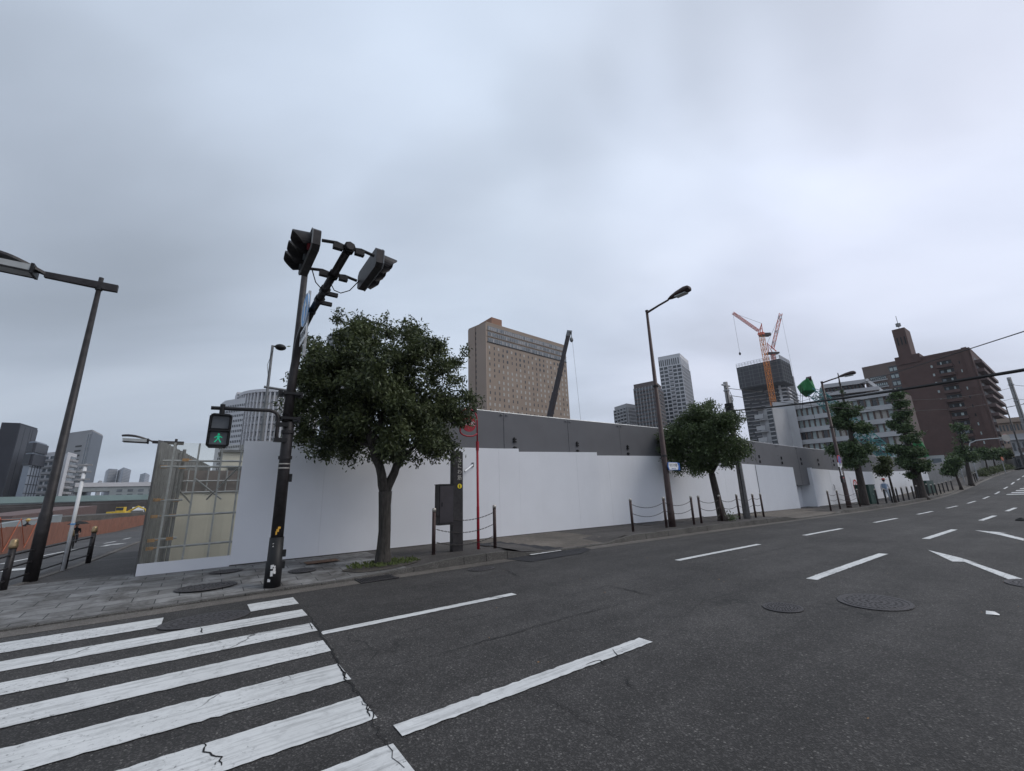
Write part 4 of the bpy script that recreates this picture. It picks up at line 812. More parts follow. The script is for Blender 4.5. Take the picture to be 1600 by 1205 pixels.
# lamps with arched head (left foreground, one over the fence)
def archlamp(base, h, r0, label, ux, arm=1.75, k=1.0):
    ang = math.atan2(ux[1], ux[0]); t = thing('street_lamp', label, 'street lamp', base, ang)
    MB().tube([(0, 0, -.1), (0, 0, 1.3*k), (0, 0, 1.33*k), (0, 0, h+.1*k)], [r0, r0*.93, r0*.8, r0*.42], 16).build('pole', 'steel_dark', t, smooth=True)
    MB().tube([(0, 0, h-.22*k), (0, 0, h-.12*k)], r0*.62, 14).build('collar', 'black', t)
    mb = MB(); z = h-.08*k
    mb.hexa([(-.32*k, -.05*k, z-.11*k), (-.06*k, -.06*k, z-.11*k), (-.06*k, .06*k, z-.11*k), (-.32*k, .05*k, z-.11*k), (-.32*k, -.05*k, z+.06*k), (-.06*k, -.06*k, z+.06*k), (-.06*k, .06*k, z+.06*k), (-.32*k, .05*k, z+.06*k)])
    mb.hexa([(-.06*k, -.06*k, z-.1*k), (.9*k, -.05*k, z-.07*k), (.9*k, .05*k, z-.07*k), (-.06*k, .06*k, z-.1*k), (-.06*k, -.06*k, z+.06*k), (.9*k, -.05*k, z+.06*k), (.9*k, .05*k, z+.06*k), (-.06*k, .06*k, z+.06*k)]); mb.build('arm', 'steel_dark', t)
    V = []; n = 14
    for i in range(n+1):
        u = i/n; x = (.88+u*1.15)*k; zz_ = z+(.26*math.sin(u*math.pi*.62))*k; w = (.06+.17*min(1, u*2.2)-(.1*max(0, u-.8)/.2))*k; V += [(x, -w, zz_-.02*k), (x, w, zz_-.02*k), (x, w*.85, zz_+.045*k), (x, -w*.85, zz_+.045*k)]
    mb = MB(); mb.add(V, [(4*i+a, 4*i+(a+1) % 4, 4*i+4+(a+1) % 4, 4*i+4+a) for i in range(n) for a in range(4)]+[(3, 2, 1, 0), (4*n, 4*n+1, 4*n+2, 4*n+3)]); hd = mb.build('arched_shade', 'steel_dark', t, smooth=False)
    MB().hexa([(1.1*k, -.17*k, z-.06*k), (1.95*k, -.17*k, z-.03*k), (1.95*k, .17*k, z-.03*k), (1.1*k, .17*k, z-.06*k), (1.06*k, -.2*k, z+.1*k), (1.98*k, -.2*k, z+.12*k), (1.98*k, .2*k, z+.12*k), (1.06*k, .2*k, z+.1*k)]).build('lamp_bowl', 'lamp_glass', hd)
    mb = MB()
    for yy in (-.2, .17): mb.hexa([(1.08*k, yy*k, z-.075*k), (1.97*k, yy*k, z-.045*k), (1.97*k, (yy+.03)*k, z-.045*k), (1.08*k, (yy+.03)*k, z-.075*k), (1.06*k, yy*k, z-.04*k), (1.97*k, yy*k, z-.01*k), (1.97*k, (yy+.03)*k, z-.01*k), (1.06*k, (yy+.03)*k, z-.04*k)])
    mb.box(1.04*k, 1.09*k, -.2*k, .2*k, z-.09*k, z+.14*k); mb.build('bowl_frame', 'black', hd)
    return t
archlamp(W(-3.98, 7.1, .12), 6.6, .108, 'large dark street lamp with arched head in the left foreground', -D)
bl_ = at(275, 691, 24); archlamp(Vector((bl_.x, bl_.y, -.3)), bl_.z+.35, .12, 'small distant dark arched street lamp seen over the clear fence corner', -D, k=.9)
# floodlight pole behind the fence
bl_ = at(426, 540, 17); b = Vector((bl_.x, bl_.y, 0)); t = thing('floodlight_pole', 'slim dark pole with round black floodlight rising behind the fence', 'floodlight', b, TH)
zt = bl_.z; MB().tube([(0, 0, 0), (0, 0, zt*.5), (0, 0, zt*.72), (0, 0, zt)], [.07, .07, .05, .045], 10).build('pole', 'steel_grey', t)
MB().ball((.26, -.02, zt-.03), .15, 12, (1.3, 1, .8)).build('lamp_head', 'black', t, smooth=True); MB().tube([(0, 0, zt-.02), (.12, 0, zt-.02)], .03, 6).build('bracket', 'steel_dark', t)
z1 = onpix(b, D, 418, 605).z; MB().tube([(-.12, 0, z1), (1.5, -.05, z1-.12)], .045, 8).build('cross_arm', 'steel_grey', t)
MB().tube([(.03, -.05, zt-.2), (-.1, -.06, zt-.8), (-.02, -.06, zt-1.3)], .008, 5).build('cable', 'cable', t)
# ------------------------------------------------------------------ signal pole (local x = along road, y = away from road)
SB = W(-.17, 3.34, .03); t = thing('signal_pole', 'dark traffic signal pole with curved arm, two signal heads and lit green pedestrian light', 'traffic signal', SB, TH)
MB().tube([(0, 0, -.05), (0, 0, .42), (0, 0, .44), (0, 0, .85)], [.138, .138, .125, .12], 20).build('base_sleeve', 'black', t, smooth=True)
MB().tube([(0, 0, .85), (0, 0, 3.0), (0, 0, 3.02)], [.106, .098, .085], 18).build('main_pole', 'steel_dark', t, smooth=True)
MB().tube([(.0, .09, 2.9), (.03, .09, 6.9)], [.075, .062], 14).build('rear_pole', 'steel_dark', t, smooth=True)
arc = [(-.05, -.02, 3.0), (-.02, -.03, 3.9), (0, -.06, 4.25), (0, -.16, 4.5), (0, -.34, 4.68), (0, -.65, 4.79), (0, -1.4, 4.83), (0, -4.0, 4.8)]
MB().tube(arc, [.08, .08, .078, .074, .07, .066, .062, .052], 14).build('curved_arm', 'steel_dark', t, smooth=True)
for z in (3.05, 3.55): MB().box(-.16, .16, -.13, .2, z, z+.05).box(-.24, -.16, -.04, .1, z-.03, z+.08).box(.16, .2, -.04, .1, z-.03, z+.08).build('clamp_bracket', 'black', t)
for z in (2.78, 2.28): MB().tube([(0, 0, z), (0, 0, z+.06)], .122, 16).build('band', 'steel_dark', t)
for z in (2.1, 2.18): MB().tube([(0, 0, z), (0, 0, z+.02)], .106, 16).build('silver_band', 'chrome_band', t)
MB().box(.1, .17, -.05, .05, .3, .42).box(.1, .17, -.05, .05, .5, .62).box(.1, .15, -.04, .04, 1.85, 2.0).build('bolt_box', 'black', t)
# stickers and torn labels
mb = MB(); rr = random.Random(2)
def wrap(mb, a0, a1, z0, z1, R=.152): n = 5; V = [(R*math.cos(a0+(a1-a0)*i/n), R*math.sin(a0+(a1-a0)*i/n), z) for i in range(n+1) for z in (z0, z1)]; mb.add(V, [(2*i, 2*i+2, 2*i+3, 2*i+1) for i in range(n)])
for k in range(9): a = -2.0+rr.uniform(-.35, .35); z = .1+rr.uniform(0, .25); wrap(mb, a, a+rr.uniform(.15, .35), z, z+rr.uniform(.03, .09), .1405)
mb.build('torn_label', 'debris_white', t)
mb = MB(); wrap(mb, -1.9, -1.5, .95, 1.0, .1095); wrap(mb, -2.0, -1.75, .9, .96, .1095); wrap(mb, -1.7, -1.3, 1.0, 1.04, .1095); mb.build('orange_sticker', 'sticker_orange', t)
text('graffiti', '22', .09, 'debris_white', t, facing(Vector((-.03, -.109, .72)), (1, -.12, 0)), .001)
# vehicle heads: horizontal boxes along the arm
def head(sg):
    y0, y1 = -3.96, -3.04; x0 = sg*.34; zc = 4.8
    hb = MB().prism([(0, 0)]*0, 0, 0) if False else MB()
    pr = []
    for (yy, zz_) in [(y0+.06, zc-.15), (y1-.06, zc-.15), (y1, zc-.1), (y1, zc+.1), (y1-.06, zc+.15), (y0+.06, zc+.15), (y0, zc+.1), (y0, zc-.1)]: pr.append((yy, zz_))
    n = len(pr); V = [(x0+sg*.02, a, b_) for a, b_ in pr]+[(x0+sg*.12, a, b_) for a, b_ in pr]
    hb.add(V, [tuple(range(n)), tuple(reversed(range(n, 2*n)))]+[(i, (i+1) % n, n+(i+1) % n, n+i) for i in range(n)])
    o = hb.build('signal_head', 'steel_dark', t)
    mb = MB(); mb.tube([(x0+sg*.122, a, b_) for a, b_ in pr+[pr[0]]], .009, 5); mb.build('housing_rim', 'steel_grey', o)
    for i, yy in enumerate((y0+.165, (y0+y1)/2, y1-.165)):
        MB().disc((x0+sg*.124, yy, zc), (1, 0, 0), .105, .03, 24).build('lens', 'lens_red' if i == 0 else 'lens_dark', o)
        V = []; n = 18
        for k in range(n+1):
            a = math.radians(-35+250*k/n); c_, s_ = math.cos(a), math.sin(a); L = .22*(.4+.6*max(0, min(1, (s_+.55))))
            V += [(x0+sg*.12, yy+.116*c_, zc+.116*s_), (x0+sg*(.12+L), yy+.119*c_, zc+.119*s_-.03), (x0+sg*(.12+L), yy+.126*c_, zc+.126*s_-.03), (x0+sg*.12, yy+.124*c_, zc+.124*s_)]
        mb = MB(); mb.add(V, [(4*k+a, 4*k+(a+1) % 4, 4*k+4+(a+1) % 4, 4*k+4+a) for k in range(n) for a in range(4)]); mb.build('visor', 'steel_dark', o)
    mb = MB()
    for yy in (-3.92, -3.08): mb = MB(); mb.tube([(0, yy, zc), (sg*.16, yy, zc+.03), (x0, yy, zc)], .022, 6); mb.box(min(sg*.08, sg*.2), max(sg*.08, sg*.2), yy-.035, yy+.035, zc-.06, zc+.01); mb.tube([(0, yy-.05, zc), (0, yy+.05, zc)], .078, 8); mb.build('mounting_bracket', 'black', o)
    MB().tube([(0, -2.9, zc-.06), (sg*.06, -2.9, zc-.16), (sg*.14, -2.98, zc-.22), (sg*.24, -3.1, zc-.2), (sg*.33, -3.25, zc-.08)], .008, 5).build('cable', 'cable', o)
head(-1); head(1)
mb = MB()
for yy in (-2.5, -2.1): mb.box(.0, .2, yy-.03, yy+.03, 4.72, 4.78); mb.tube([(0, yy-.05, 4.8), (0, yy+.05, 4.8)], .082, 8)
mb.build('sign_clamp', 'black', t)
# pedestrian head
z = 3.2; MB().tube([(-.13, -.06, 2.62), (-.2, -.08, 2.7), (-.2, -.08, z-.14), (-.24, -.08, z-.04), (-.34, -.08, z), (-1.28, -.08, z-.03)], .034, 12).build('pedestrian_arm', 'steel_dark', t, smooth=True)
for z_ in (2.6, 2.9): MB().box(-.24, -.02, -.12, -.03, z_, z_+.08).build('arm_clamp', 'black', t)
px0, px1, pz0, pz1 = -1.28, -.94, 2.46, 3.06
mb = MB(); ch = .05; pts = [(px0+ch, pz0), (px1-ch, pz0), (px1, pz0+ch), (px1, pz1-ch), (px1-ch, pz1), (px0+ch, pz1), (px0, pz1-ch), (px0, pz0+ch)]; n = 8
V = [(a, -.2, b_) for a, b_ in pts]+[(a, .02, b_) for a, b_ in pts]; mb.add(V, [tuple(range(n)), tuple(reversed(range(n, 2*n)))]+[(i, n+i, n+(i+1) % n, (i+1) % n) for i in range(n)])
ph = mb.build('pedestrian_head', 'black', t); MB().tube([(-1.11, -.08, pz1), (-1.11, -.08, z+.05)], .04, 8).build('hanger', 'black', ph)
for i, (za, zb) in enumerate(((pz0+.045, pz0+.27), (pz0+.33, pz1-.045))):
    MB().box(px0+.045, px1-.045, -.215, -.201, za, zb).build('lens_panel', 'lens_dark', ph)
    mb = MB(); mb.box(px0+.02, px1-.02, -.3, -.2, zb+.002, zb+.016).box(px0+.02, px0+.034, -.27, -.2, za, zb).box(px1-.034, px1-.02, -.27, -.2, za, zb).build('hood', 'black', ph)
cx_ = (px0+px1)/2; cz = pz0+.155; mb = MB(); y = -.218
def fl(mb, pts): n = len(pts); mb.add([(cx_+a, y, cz+b_) for a, b_ in pts]+[(cx_+a, y+.002, cz+b_) for a, b_ in pts], [tuple(range(n)), tuple(reversed(range(n, 2*n)))])
fl(mb, [(.018*math.cos(a)+.0, .068+.018*math.sin(a)) for a in np.linspace(0, 6.28, 11)[:-1]]); fl(mb, [(-.022, .045), (.022, .045), (.016, -.01), (-.016, -.01)])
fl(mb, [(-.02, .042), (-.06, .012), (-.054, .0), (-.015, .026)]); fl(mb, [(.02, .042), (.058, .018), (.054, .004), (.016, .024)]); fl(mb, [(-.016, -.01), (.002, -.01), (-.04, -.075), (-.056, -.068)]); fl(mb, [(-.002, -.01), (.016, -.01), (.05, -.07), (.034, -.078)])
mb.build('green_figure', 'green_lit', ph)
# blue sign on the arm
t = thing('direction_sign', 'round blue sign with white arrow over a small white plate, hung from the signal arm', 'sign', SB+(-N3)*-0 + Vector((0, 0, 0)), TH)
yc, zc = -1.62, 4.78; xs = -.12
MB().tube([(xs, yc, zc-.02), (xs-.015, yc, zc-.02)], .3, 32).build('disc', 'sky_blue', t)
mb = MB(); mb.tube([(xs-.017, yc+.3*math.cos(a), zc-.02+.3*math.sin(a)) for a in np.linspace(0, 2*math.pi, 33)], .007, 4); mb.build('rim', 'white', t)
mb = MB(); q = lambda pts: mb.add([(xs-.02, yc-a, zc-.02+b_) for a, b_ in pts], [tuple(range(len(pts)))])
q([(-.05, -.2), (.04, -.2), (.04, .05), (-.05, .05)]); q([(-.13, .04), (0, .21), (.13, .04)]); mb.build('arrow', 'white', t)
MB().box(xs-.012, xs, yc-.28, yc+.28, zc-.62, zc-.36).build('plate', 'white', t); text('lettering', '軽車両', .17, 'black', t, facing(Vector((xs-.014, yc, zc-.49)), (0, -1, 0)), .001)
MB().box(xs+.02, xs+.06, yc+.02, yc+.09, zc-.85, zc+.38).build('support', 'galvanised', t); MB().box(xs-.0, xs+.16, yc-.0, yc+.1, zc-.04, zc+.04).build('clamp', 'black', t)
# ------------------------------------------------------------------ utility poles and wires
def upole(base, top, label, r=.16):
    t = thing('utility_pole', label, 'utility pole', base, TH); h = top-base.z
    MB().tube([(0, 0, -.1), (0, 0, h*.5), (0, 0, h)], [r, r*.82, r*.66], 16).build('pole', 'concrete_pole', t, smooth=True)
    for z in (h*.93, h*.78, h*.62, h*.4): MB().tube([(0, 0, z), (0, 0, z+.06)], r*.9, 14).build('band', 'galvanised', t)
    MB().box(-.35, .35, -.04, .04, h-.2, h-.14).build('crossarm', 'galvanised', t); MB().box(r*.7, r*.7+.16, -.08, .08, h*.83, h*.89).build('junction_box', 'steel_grey', t)
    MB().tube([(-r*.8, -.05, .1), (-r*.75, -.05, h*.6), (-r*.6, -.05, h*.95)], .018, 6).build('cable', 'cable', t); MB().tube([(r*.7, -.03, h*.78), (r*.7+.3, -.05, h*.87), (r*.7+.12, -.04, h*.93)], .015, 5).build('cable_loop', 'cable', t)
    return t
UB = W(18.67, 3.85, .11); ut = onpix(UB, D, 1136, 598); upole(UB, ut.z, 'grey concrete utility pole beside the smaller tree', .15)
mb = MB(); zt = onpix(UB, D, 1146, 643).z; mb.tube([(0, 0, 0), (0, 0, .8)], .19, 12).ball((0, -.2, .3), .17, 8, (1, 1, 1.5)); o = mb.build('cable_splice', 'black'); o.location = (UB.x, UB.y, zt-.45); tag(o, 'black cable splice bundle wrapped round the grey utility pole', 'cable splice')
# second concrete pole, nearer the far end, and the leaning looking lamp
u2 = at(1576, 590, 62); ub2 = Vector((u2.x, u2.y, gsw(*tosw(u2.x, u2.y)))); upole(ub2, u2.z, 'pale tall utility pole at the right edge beyond the brick tower', .22)
l2 = at(1572, 636, 90); lb2 = Vector((l2.x, l2.y, gsw(*tosw(l2.x, l2.y)))); lampbrown(lb2, l2.z-lb2.z, .13, 2.4, 'distant dark street lamp with short arm left of the pale utility pole', mt='steel_dark')
def wire(pa, pb, r, sag, label, name='cable', cat='cable', m='cable'):
    pts = [pa.lerp(pb, i/24)-Vector((0, 0, sag*4*(i/24)*(1-i/24))) for i in range(25)]
    mb = MB(); mb.tube([p-pts[0] for p in pts], r, 6); o = mb.build(name, m); o.location = pts[0]; tag(o, label, cat); return o
A = Vector((UB.x, UB.y, zt)); B = at(1640, 571.5, 11.5); wire(A, B, .034, .1, 'thick black cable bundle rising from the concrete pole across the street to the right', 'cable_bundle')
A2 = Vector((UB.x, UB.y, ut.z-.3)); wire(A2, ub2+Vector((0, 0, u2.z-ub2.z-1)), .014, .9, 'upper thin wire sagging between the two concrete poles'); wire(A2-Vector((0, 0, .35)), ub2+Vector((0, 0, u2.z-ub2.z-2)), .014, 1.0, 'lower thin wire sagging between the two concrete poles')
wire(at(1235, 632, 42), at(1640, 505, 13), .012, .05, 'thin black wire crossing the sky in front of the brick tower')
wire(at(1576, 600, 62), at(1640, 603, 30), .015, .1, 'upper short wire at the right edge from the pale pole'); wire(at(1582, 622, 62), at(1640, 624, 30), .015, .1, 'lower short wire at the right edge from the pale pole')
mp_ = at(1533, 719, 78); mb_ = W(82, 3.6, .1); t = thing('mirror_pole', 'bent grey pole with round red rimmed traffic mirror among the far trees', 'mirror', mb_, TH)
MB().tube([(0, 0, 0), (0, 0, 4.0), (.15, -.2, 4.7), (.4, -.8, 5.0), (.9, -2.0, 5.1), (1.4, -3.1, 5.1)], .07, 10).build('pole', 'galvanised', t); MB().disc((1.5, -3.4, 5.1), (-.6, -.8, 0), .5, .08, 20).build('mirror', 'curtain', t); MB().tube([(1.5+.32*math.cos(a), -3.4-.25*math.cos(a)*0+.4*math.cos(a)*-.6, 5.1+.5*math.sin(a)) for a in np.linspace(0, 6.28, 20)], .04, 5).build('rim', 'sign_red', t)
for px, py, m, lb in ((1500, 723, 'orange_paint', 'round orange warning light at the far street end, nearer one'), (1566, 717, 'orange_paint', 'small round orange sign among the far right trees')):
    q = at(px, py, 76 if px < 1550 else 100); t = thing('warning_sign', lb, 'sign', Vector((q.x, q.y, gsw(*tosw(q.x, q.y)))), TH); h = q.z-t.location.z; MB().tube([(0, .1, 0), (0, .1, h)], .05, 8).build('post', 'galvanised', t); MB().disc((0, 0, h), (D[0]*0-.3, -1, 0), .42 if px < 1550 else .3, .06, 20).build('disc', m, t)
# ------------------------------------------------------------------ green cabinets
for s, w, L, h, lb in ((37.6, 4.3, 1.5, 1.35, 'dark green street cabinet behind bollards, by the tall tree trunk'), (56.5, 4.4, 2.9, 1.2, 'dark green low cabinet behind bollards right of the thick tree trunk')):
    t = thing('street_cabinet', lb, 'cabinet', W(s, w, .1), TH); MB().box(-L/2, L/2, -.4, .4, .06, h).build('body', 'bin_green', t); MB().box(-L/2-.03, L/2+.03, -.43, .43, h, h+.05).build('lid', 'bin_green', t); MB().box(-L/2+.02, L/2-.02, -.37, .37, 0, .06).build('plinth', 'kerb_stone', t)
    MB().box(-L/2+.05, -.02, -.415, -.401, .12, h-.06).build('door', 'bin_green', t); MB().box(.02, L/2-.05, -.415, -.401, .12, h-.06).build('door', 'bin_green', t); MB().box(-.1, -.06, -.44, -.415, h*.5, h*.6).build('handle', 'galvanised', t)
# ------------------------------------------------------------------ left rail, white post
def railpost(s, w):
    b = W(s, w, .12)
    return b
rp_ = [(-4.12, 3.6), (-4.1, 6.12), (-3.82, 8.75), (-3.62, 10.1)]
t = thing('guard_rail', 'dark guard rail with brass capped posts along the left pavement edge', 'guard rail', W(*rp_[0], .12), TH)
for (s, w) in rp_:
    x, y = s-rp_[0][0], w-rp_[0][1]; p = MB().tube([(x, y, -.05), (x, y, .72)], [.055, .05], 14).build('post', 'steel_dark', t, smooth=True)
    MB().tube([(x, y, .72), (x, y, .76), (x, y, .8), (x, y, .86), (x, y, .88)], [.058, .064, .055, .048, .025], 14).build('cap', 'brass', p, smooth=True)
for (a, b_) in zip(rp_[:-1], rp_[1:]):
    for z in (.16, .38, .6): MB().tube([(a[0]-rp_[0][0], a[1]-rp_[0][1], z), (b_[0]-rp_[0][0], b_[1]-rp_[0][1], z)], .017, 8).build('rail', 'steel_dark', t)
b = W(-3.78, 8.45, .12); t = thing('white_post', 'slim white post with small stacked brackets at its top beside the left lamp', 'post', b, TH)
MB().tube([(0, 0, -.05), (0, 0, 2.4)], 0.036, 12).build('pole', 'white', t, smooth=True); MB().tube([(0, 0, 1.0), (0, 0, 1.03)], .045, 12).build('blue_band', 'sky_blue', t)
for z in (2.02, 2.2, 2.36): MB().box(-.12, .12, -.05, .02, z, z+.035).build('bracket', 'tower_grey', t)
# ------------------------------------------------------------------ orange barrier and site behind
bp_ = [tosw(*gp(x, y)[:2]) for x, y in ((-90, 888), (-40, 876), (0, 866.6), (60, 855), (120, 842), (175, 832), (225, 820))]; bp_.append((bp_[-1][0]+1.5, bp_[-1][1]+16)); bh_ = [1.15, 1.15, 1.19, 1.33, 1.5, 1.5, 1.3, 1.3]; BHf = lambda w: float(np.interp(w, [p[1] for p in bp_], bh_))
t = thing('site_barrier', 'long rusty orange sheet barrier along the far side of the left road', 'barrier', (P0[0], P0[1], 0), TH)
pts = []
for a, b_ in zip(bp_[:-1], bp_[1:]):
    n = max(1, int(math.hypot(b_[0]-a[0], b_[1]-a[1])/2.6))
    for i in range(n): u = i/n; pts.append((a[0]+(b_[0]-a[0])*u, a[1]+(b_[1]-a[1])*u))
pts.append(bp_[-1]); rr = random.Random(6)
for a, b_ in zip(pts[:-1], pts[1:]):
    za, zb = gsw(*a), gsw(*b_); h = BHf(a[1])+rr.uniform(-.02, .02)
    MB().hexa([(a[0], a[1]+.01, za-.1), (b_[0], b_[1]-.01, zb-.1), (b_[0]-.05, b_[1]-.01, zb-.1), (a[0]-.05, a[1]+.01, za-.1), (a[0], a[1]+.01, za+h), (b_[0], b_[1]-.01, zb+h), (b_[0]-.05, b_[1]-.01, zb+h), (a[0]-.05, a[1]+.01, za+h)]).build('sheet', 'orange_wall', t)
mb = MB()
for a, b_ in zip(pts[:4], pts[1:5]):
    za = gsw(*a); mb.tube([(a[0]+.05, a[1], za+.1), ((a[0]+b_[0])/2+.05, (a[1]+b_[1])/2, za+1.5), (b_[0]+.05, b_[1], za+.1)], .016, 5)
mb.tube([(p[0]+.05, p[1], gsw(*p)+1.5) for p in pts[:5]], .014, 5); mb.build('brace_frame', 'orange_paint', t)
def slab(name, label, cat, m, a, b_, z0, z1, th=1.0, kind=None):
    """long wall or deck between two plan points"""
    d = (b_-a); d.z = 0; L = d.length; d.normalize(); n = Vector((-d.y, d.x, 0)); t = thing(name, label, cat, (a.x, a.y, 0), math.atan2(d.y, d.x))
    MB().box(0, L, -th/2, th/2, z0, z1).build('wall' if 'deck' not in name else 'deck', m, t); return t, L
def slabp(name, label, cat, m, p0, p1, zb, th, part='wall'):
    """wall whose top edge runs between two seen points p0, p1 = (px, py, distance)"""
    a, b_ = at(*p0), at(*p1); d = b_-a; d.z = 0; L = d.length; t = thing(name, label, cat, (a.x, a.y, 0), math.atan2(d.y, d.x))
    MB().hexa([(0, 0, zb), (L, 0, zb), (L, th, zb), (0, th, zb), (0, 0, a.z), (L, 0, b_.z), (L, th, b_.z), (0, th, a.z)]).build(part, m, t); return t, L, a.z, b_.z
slabp('low_wall', 'pale low concrete wall behind the orange barrier at far left', 'wall', 'viaduct', (-60, 828, 48), (98, 804, 66), -4, .6)
t, L, z0_, z1_ = slabp('embankment', 'dark grey embankment wall right behind the orange barrier', 'retaining wall', 'kerb_stone', (60, 810, 72), (300, 796, 120), -6, 8)
t, L, z0_, z1_ = slabp('excavation_wall', 'broad dark wall of the excavated site at left', 'retaining wall', 'site_dark', (-100, 797, 110), (330, 780, 165), -9, 6)
t, L, z0_, z1_ = slabp('site_platform', 'brownish concrete platform on dark columns in the site', 'platform', 'slab_brown', (20, 806, 95), (152, 790, 112), -2.2, 6, 'deck')
for i in range(9): MB().box(2+i*L/9.2, 3.2+i*L/9.2, .5, 5, -9, -2.25).build('column', 'slab_brown', t)
t, L, z0_, z1_ = slabp('shade_slab', 'long dark slab standing for the shaded gap under the low viaduct at far left', 'shading', 'site_dark', (-100, 793, 135), (235, 781, 160), -6, 3)  # solid slab whose dark colour stands for the shade under the viaduct
# viaducts
a, b_ = at(-250, 783, 150), at(420, 772, 210); t, L = slab('viaduct_lower_deck', 'low pale green road viaduct crossing the left distance', 'viaduct', 'viaduct', a, b_, .7, 2.1, 8)
MB().box(0, L, -4.3, -4.05, 2.1, 3.6).build('noise_barrier', 'viaduct_green', t)
for i in range(14): MB().box(6+i*L/14, 8+i*L/14, -2.5, 2.5, -6, .7).build('pier', 'viaduct', t)
a, b_ = at(120, 768, 330), at(420, 765, 330); t, L = slab('viaduct_upper_deck', 'higher grey expressway viaduct behind the lower one', 'viaduct', 'viaduct', a, b_, 7.5, 10, 16)
MB().box(0, L, -8.4, -8, 10, 12.2).build('parapet', 'tower_white', t)
for i in range(8): MB().box(14+i*L/8, 18+i*L/8, -6, 6, -8, 7.5).build('pier', 'viaduct', t)
a, b_ = at(95, 765, 260), at(135, 765, 300); 
# vehicles in the site
def roadmachine():
    q = at(187, 801, 100); t = thing('excavator', 'yellow excavator working behind the orange barrier', 'excavator', (q.x, q.y, q.z-.8), TH-.3); t.scale = (.9, .9, .9)
    MB().prism([(-1.6, -1), (1.2, -1), (1.5, -.6), (1.5, .6), (1.2, 1), (-1.6, 1)], .5, 1.1).build('body', 'crane_yellow', t); MB().box(-.3, .9, -.9, .1, 1.1, 1.9).build('cab', 'crane_yellow', t); MB().box(-.25, .85, -.93, -.9, 1.3, 1.8).build('cab_window', 'glass_dark', t)
    for y in (-.9, .9): MB().tube([(-1.4, y-.2, .25), (-1.4, y+.2, .25)], .25, 12).tube([(1.2, y-.2, .25), (1.2, y+.2, .25)], .25, 12).box(-1.4, 1.2, y-.2, y+.2, 0, .5).build('track', 'black', t)
    MB().tube([(1.2, .3, 1.0), (2.6, .3, 1.9), (3.8, .3, 1.3), (4.1, .3, .6)], [.2, .16, .13, .1], 6).build('boom', 'crane_yellow', t); MB().prism([(3.8, 0), (4.5, 0), (4.5, .6), (3.8, .6)], .2, .7).build('bucket', 'steel_dark', t)
roadmachine()
q = at(215, 801, 105); t = thing('light_truck', 'small white truck behind the orange barrier near the fence corner', 'truck', (q.x, q.y, q.z-.6), 2.2)
MB().hexa([(-1, -.8, .4), (1.0, -.8, .4), (1.0, .8, .4), (-1, .8, .4), (-.9, -.75, 1.6), (.45, -.75, 1.6), (.45, .75, 1.6), (-.9, .75, 1.6)]).build('cab', 'white', t); MB().box(-3.6, -1.05, -.85, .85, .5, 1.0).build('bed', 'steel_grey', t)
MB().hexa([(.95, -.7, .95), (1.0, -.7, .95), (1.0, .7, .95), (.95, .7, .95), (.5, -.68, 1.52), (.56, -.68, 1.52), (.56, .68, 1.52), (.5, .68, 1.52)]).build('windscreen', 'glass_dark', t)
for x in (-2.9, .5):
    for y in (-.8, .8): MB().tube([(x, y-.1, .3), (x, y+.1, .3)], .3, 14).build('wheel', 'black', t)
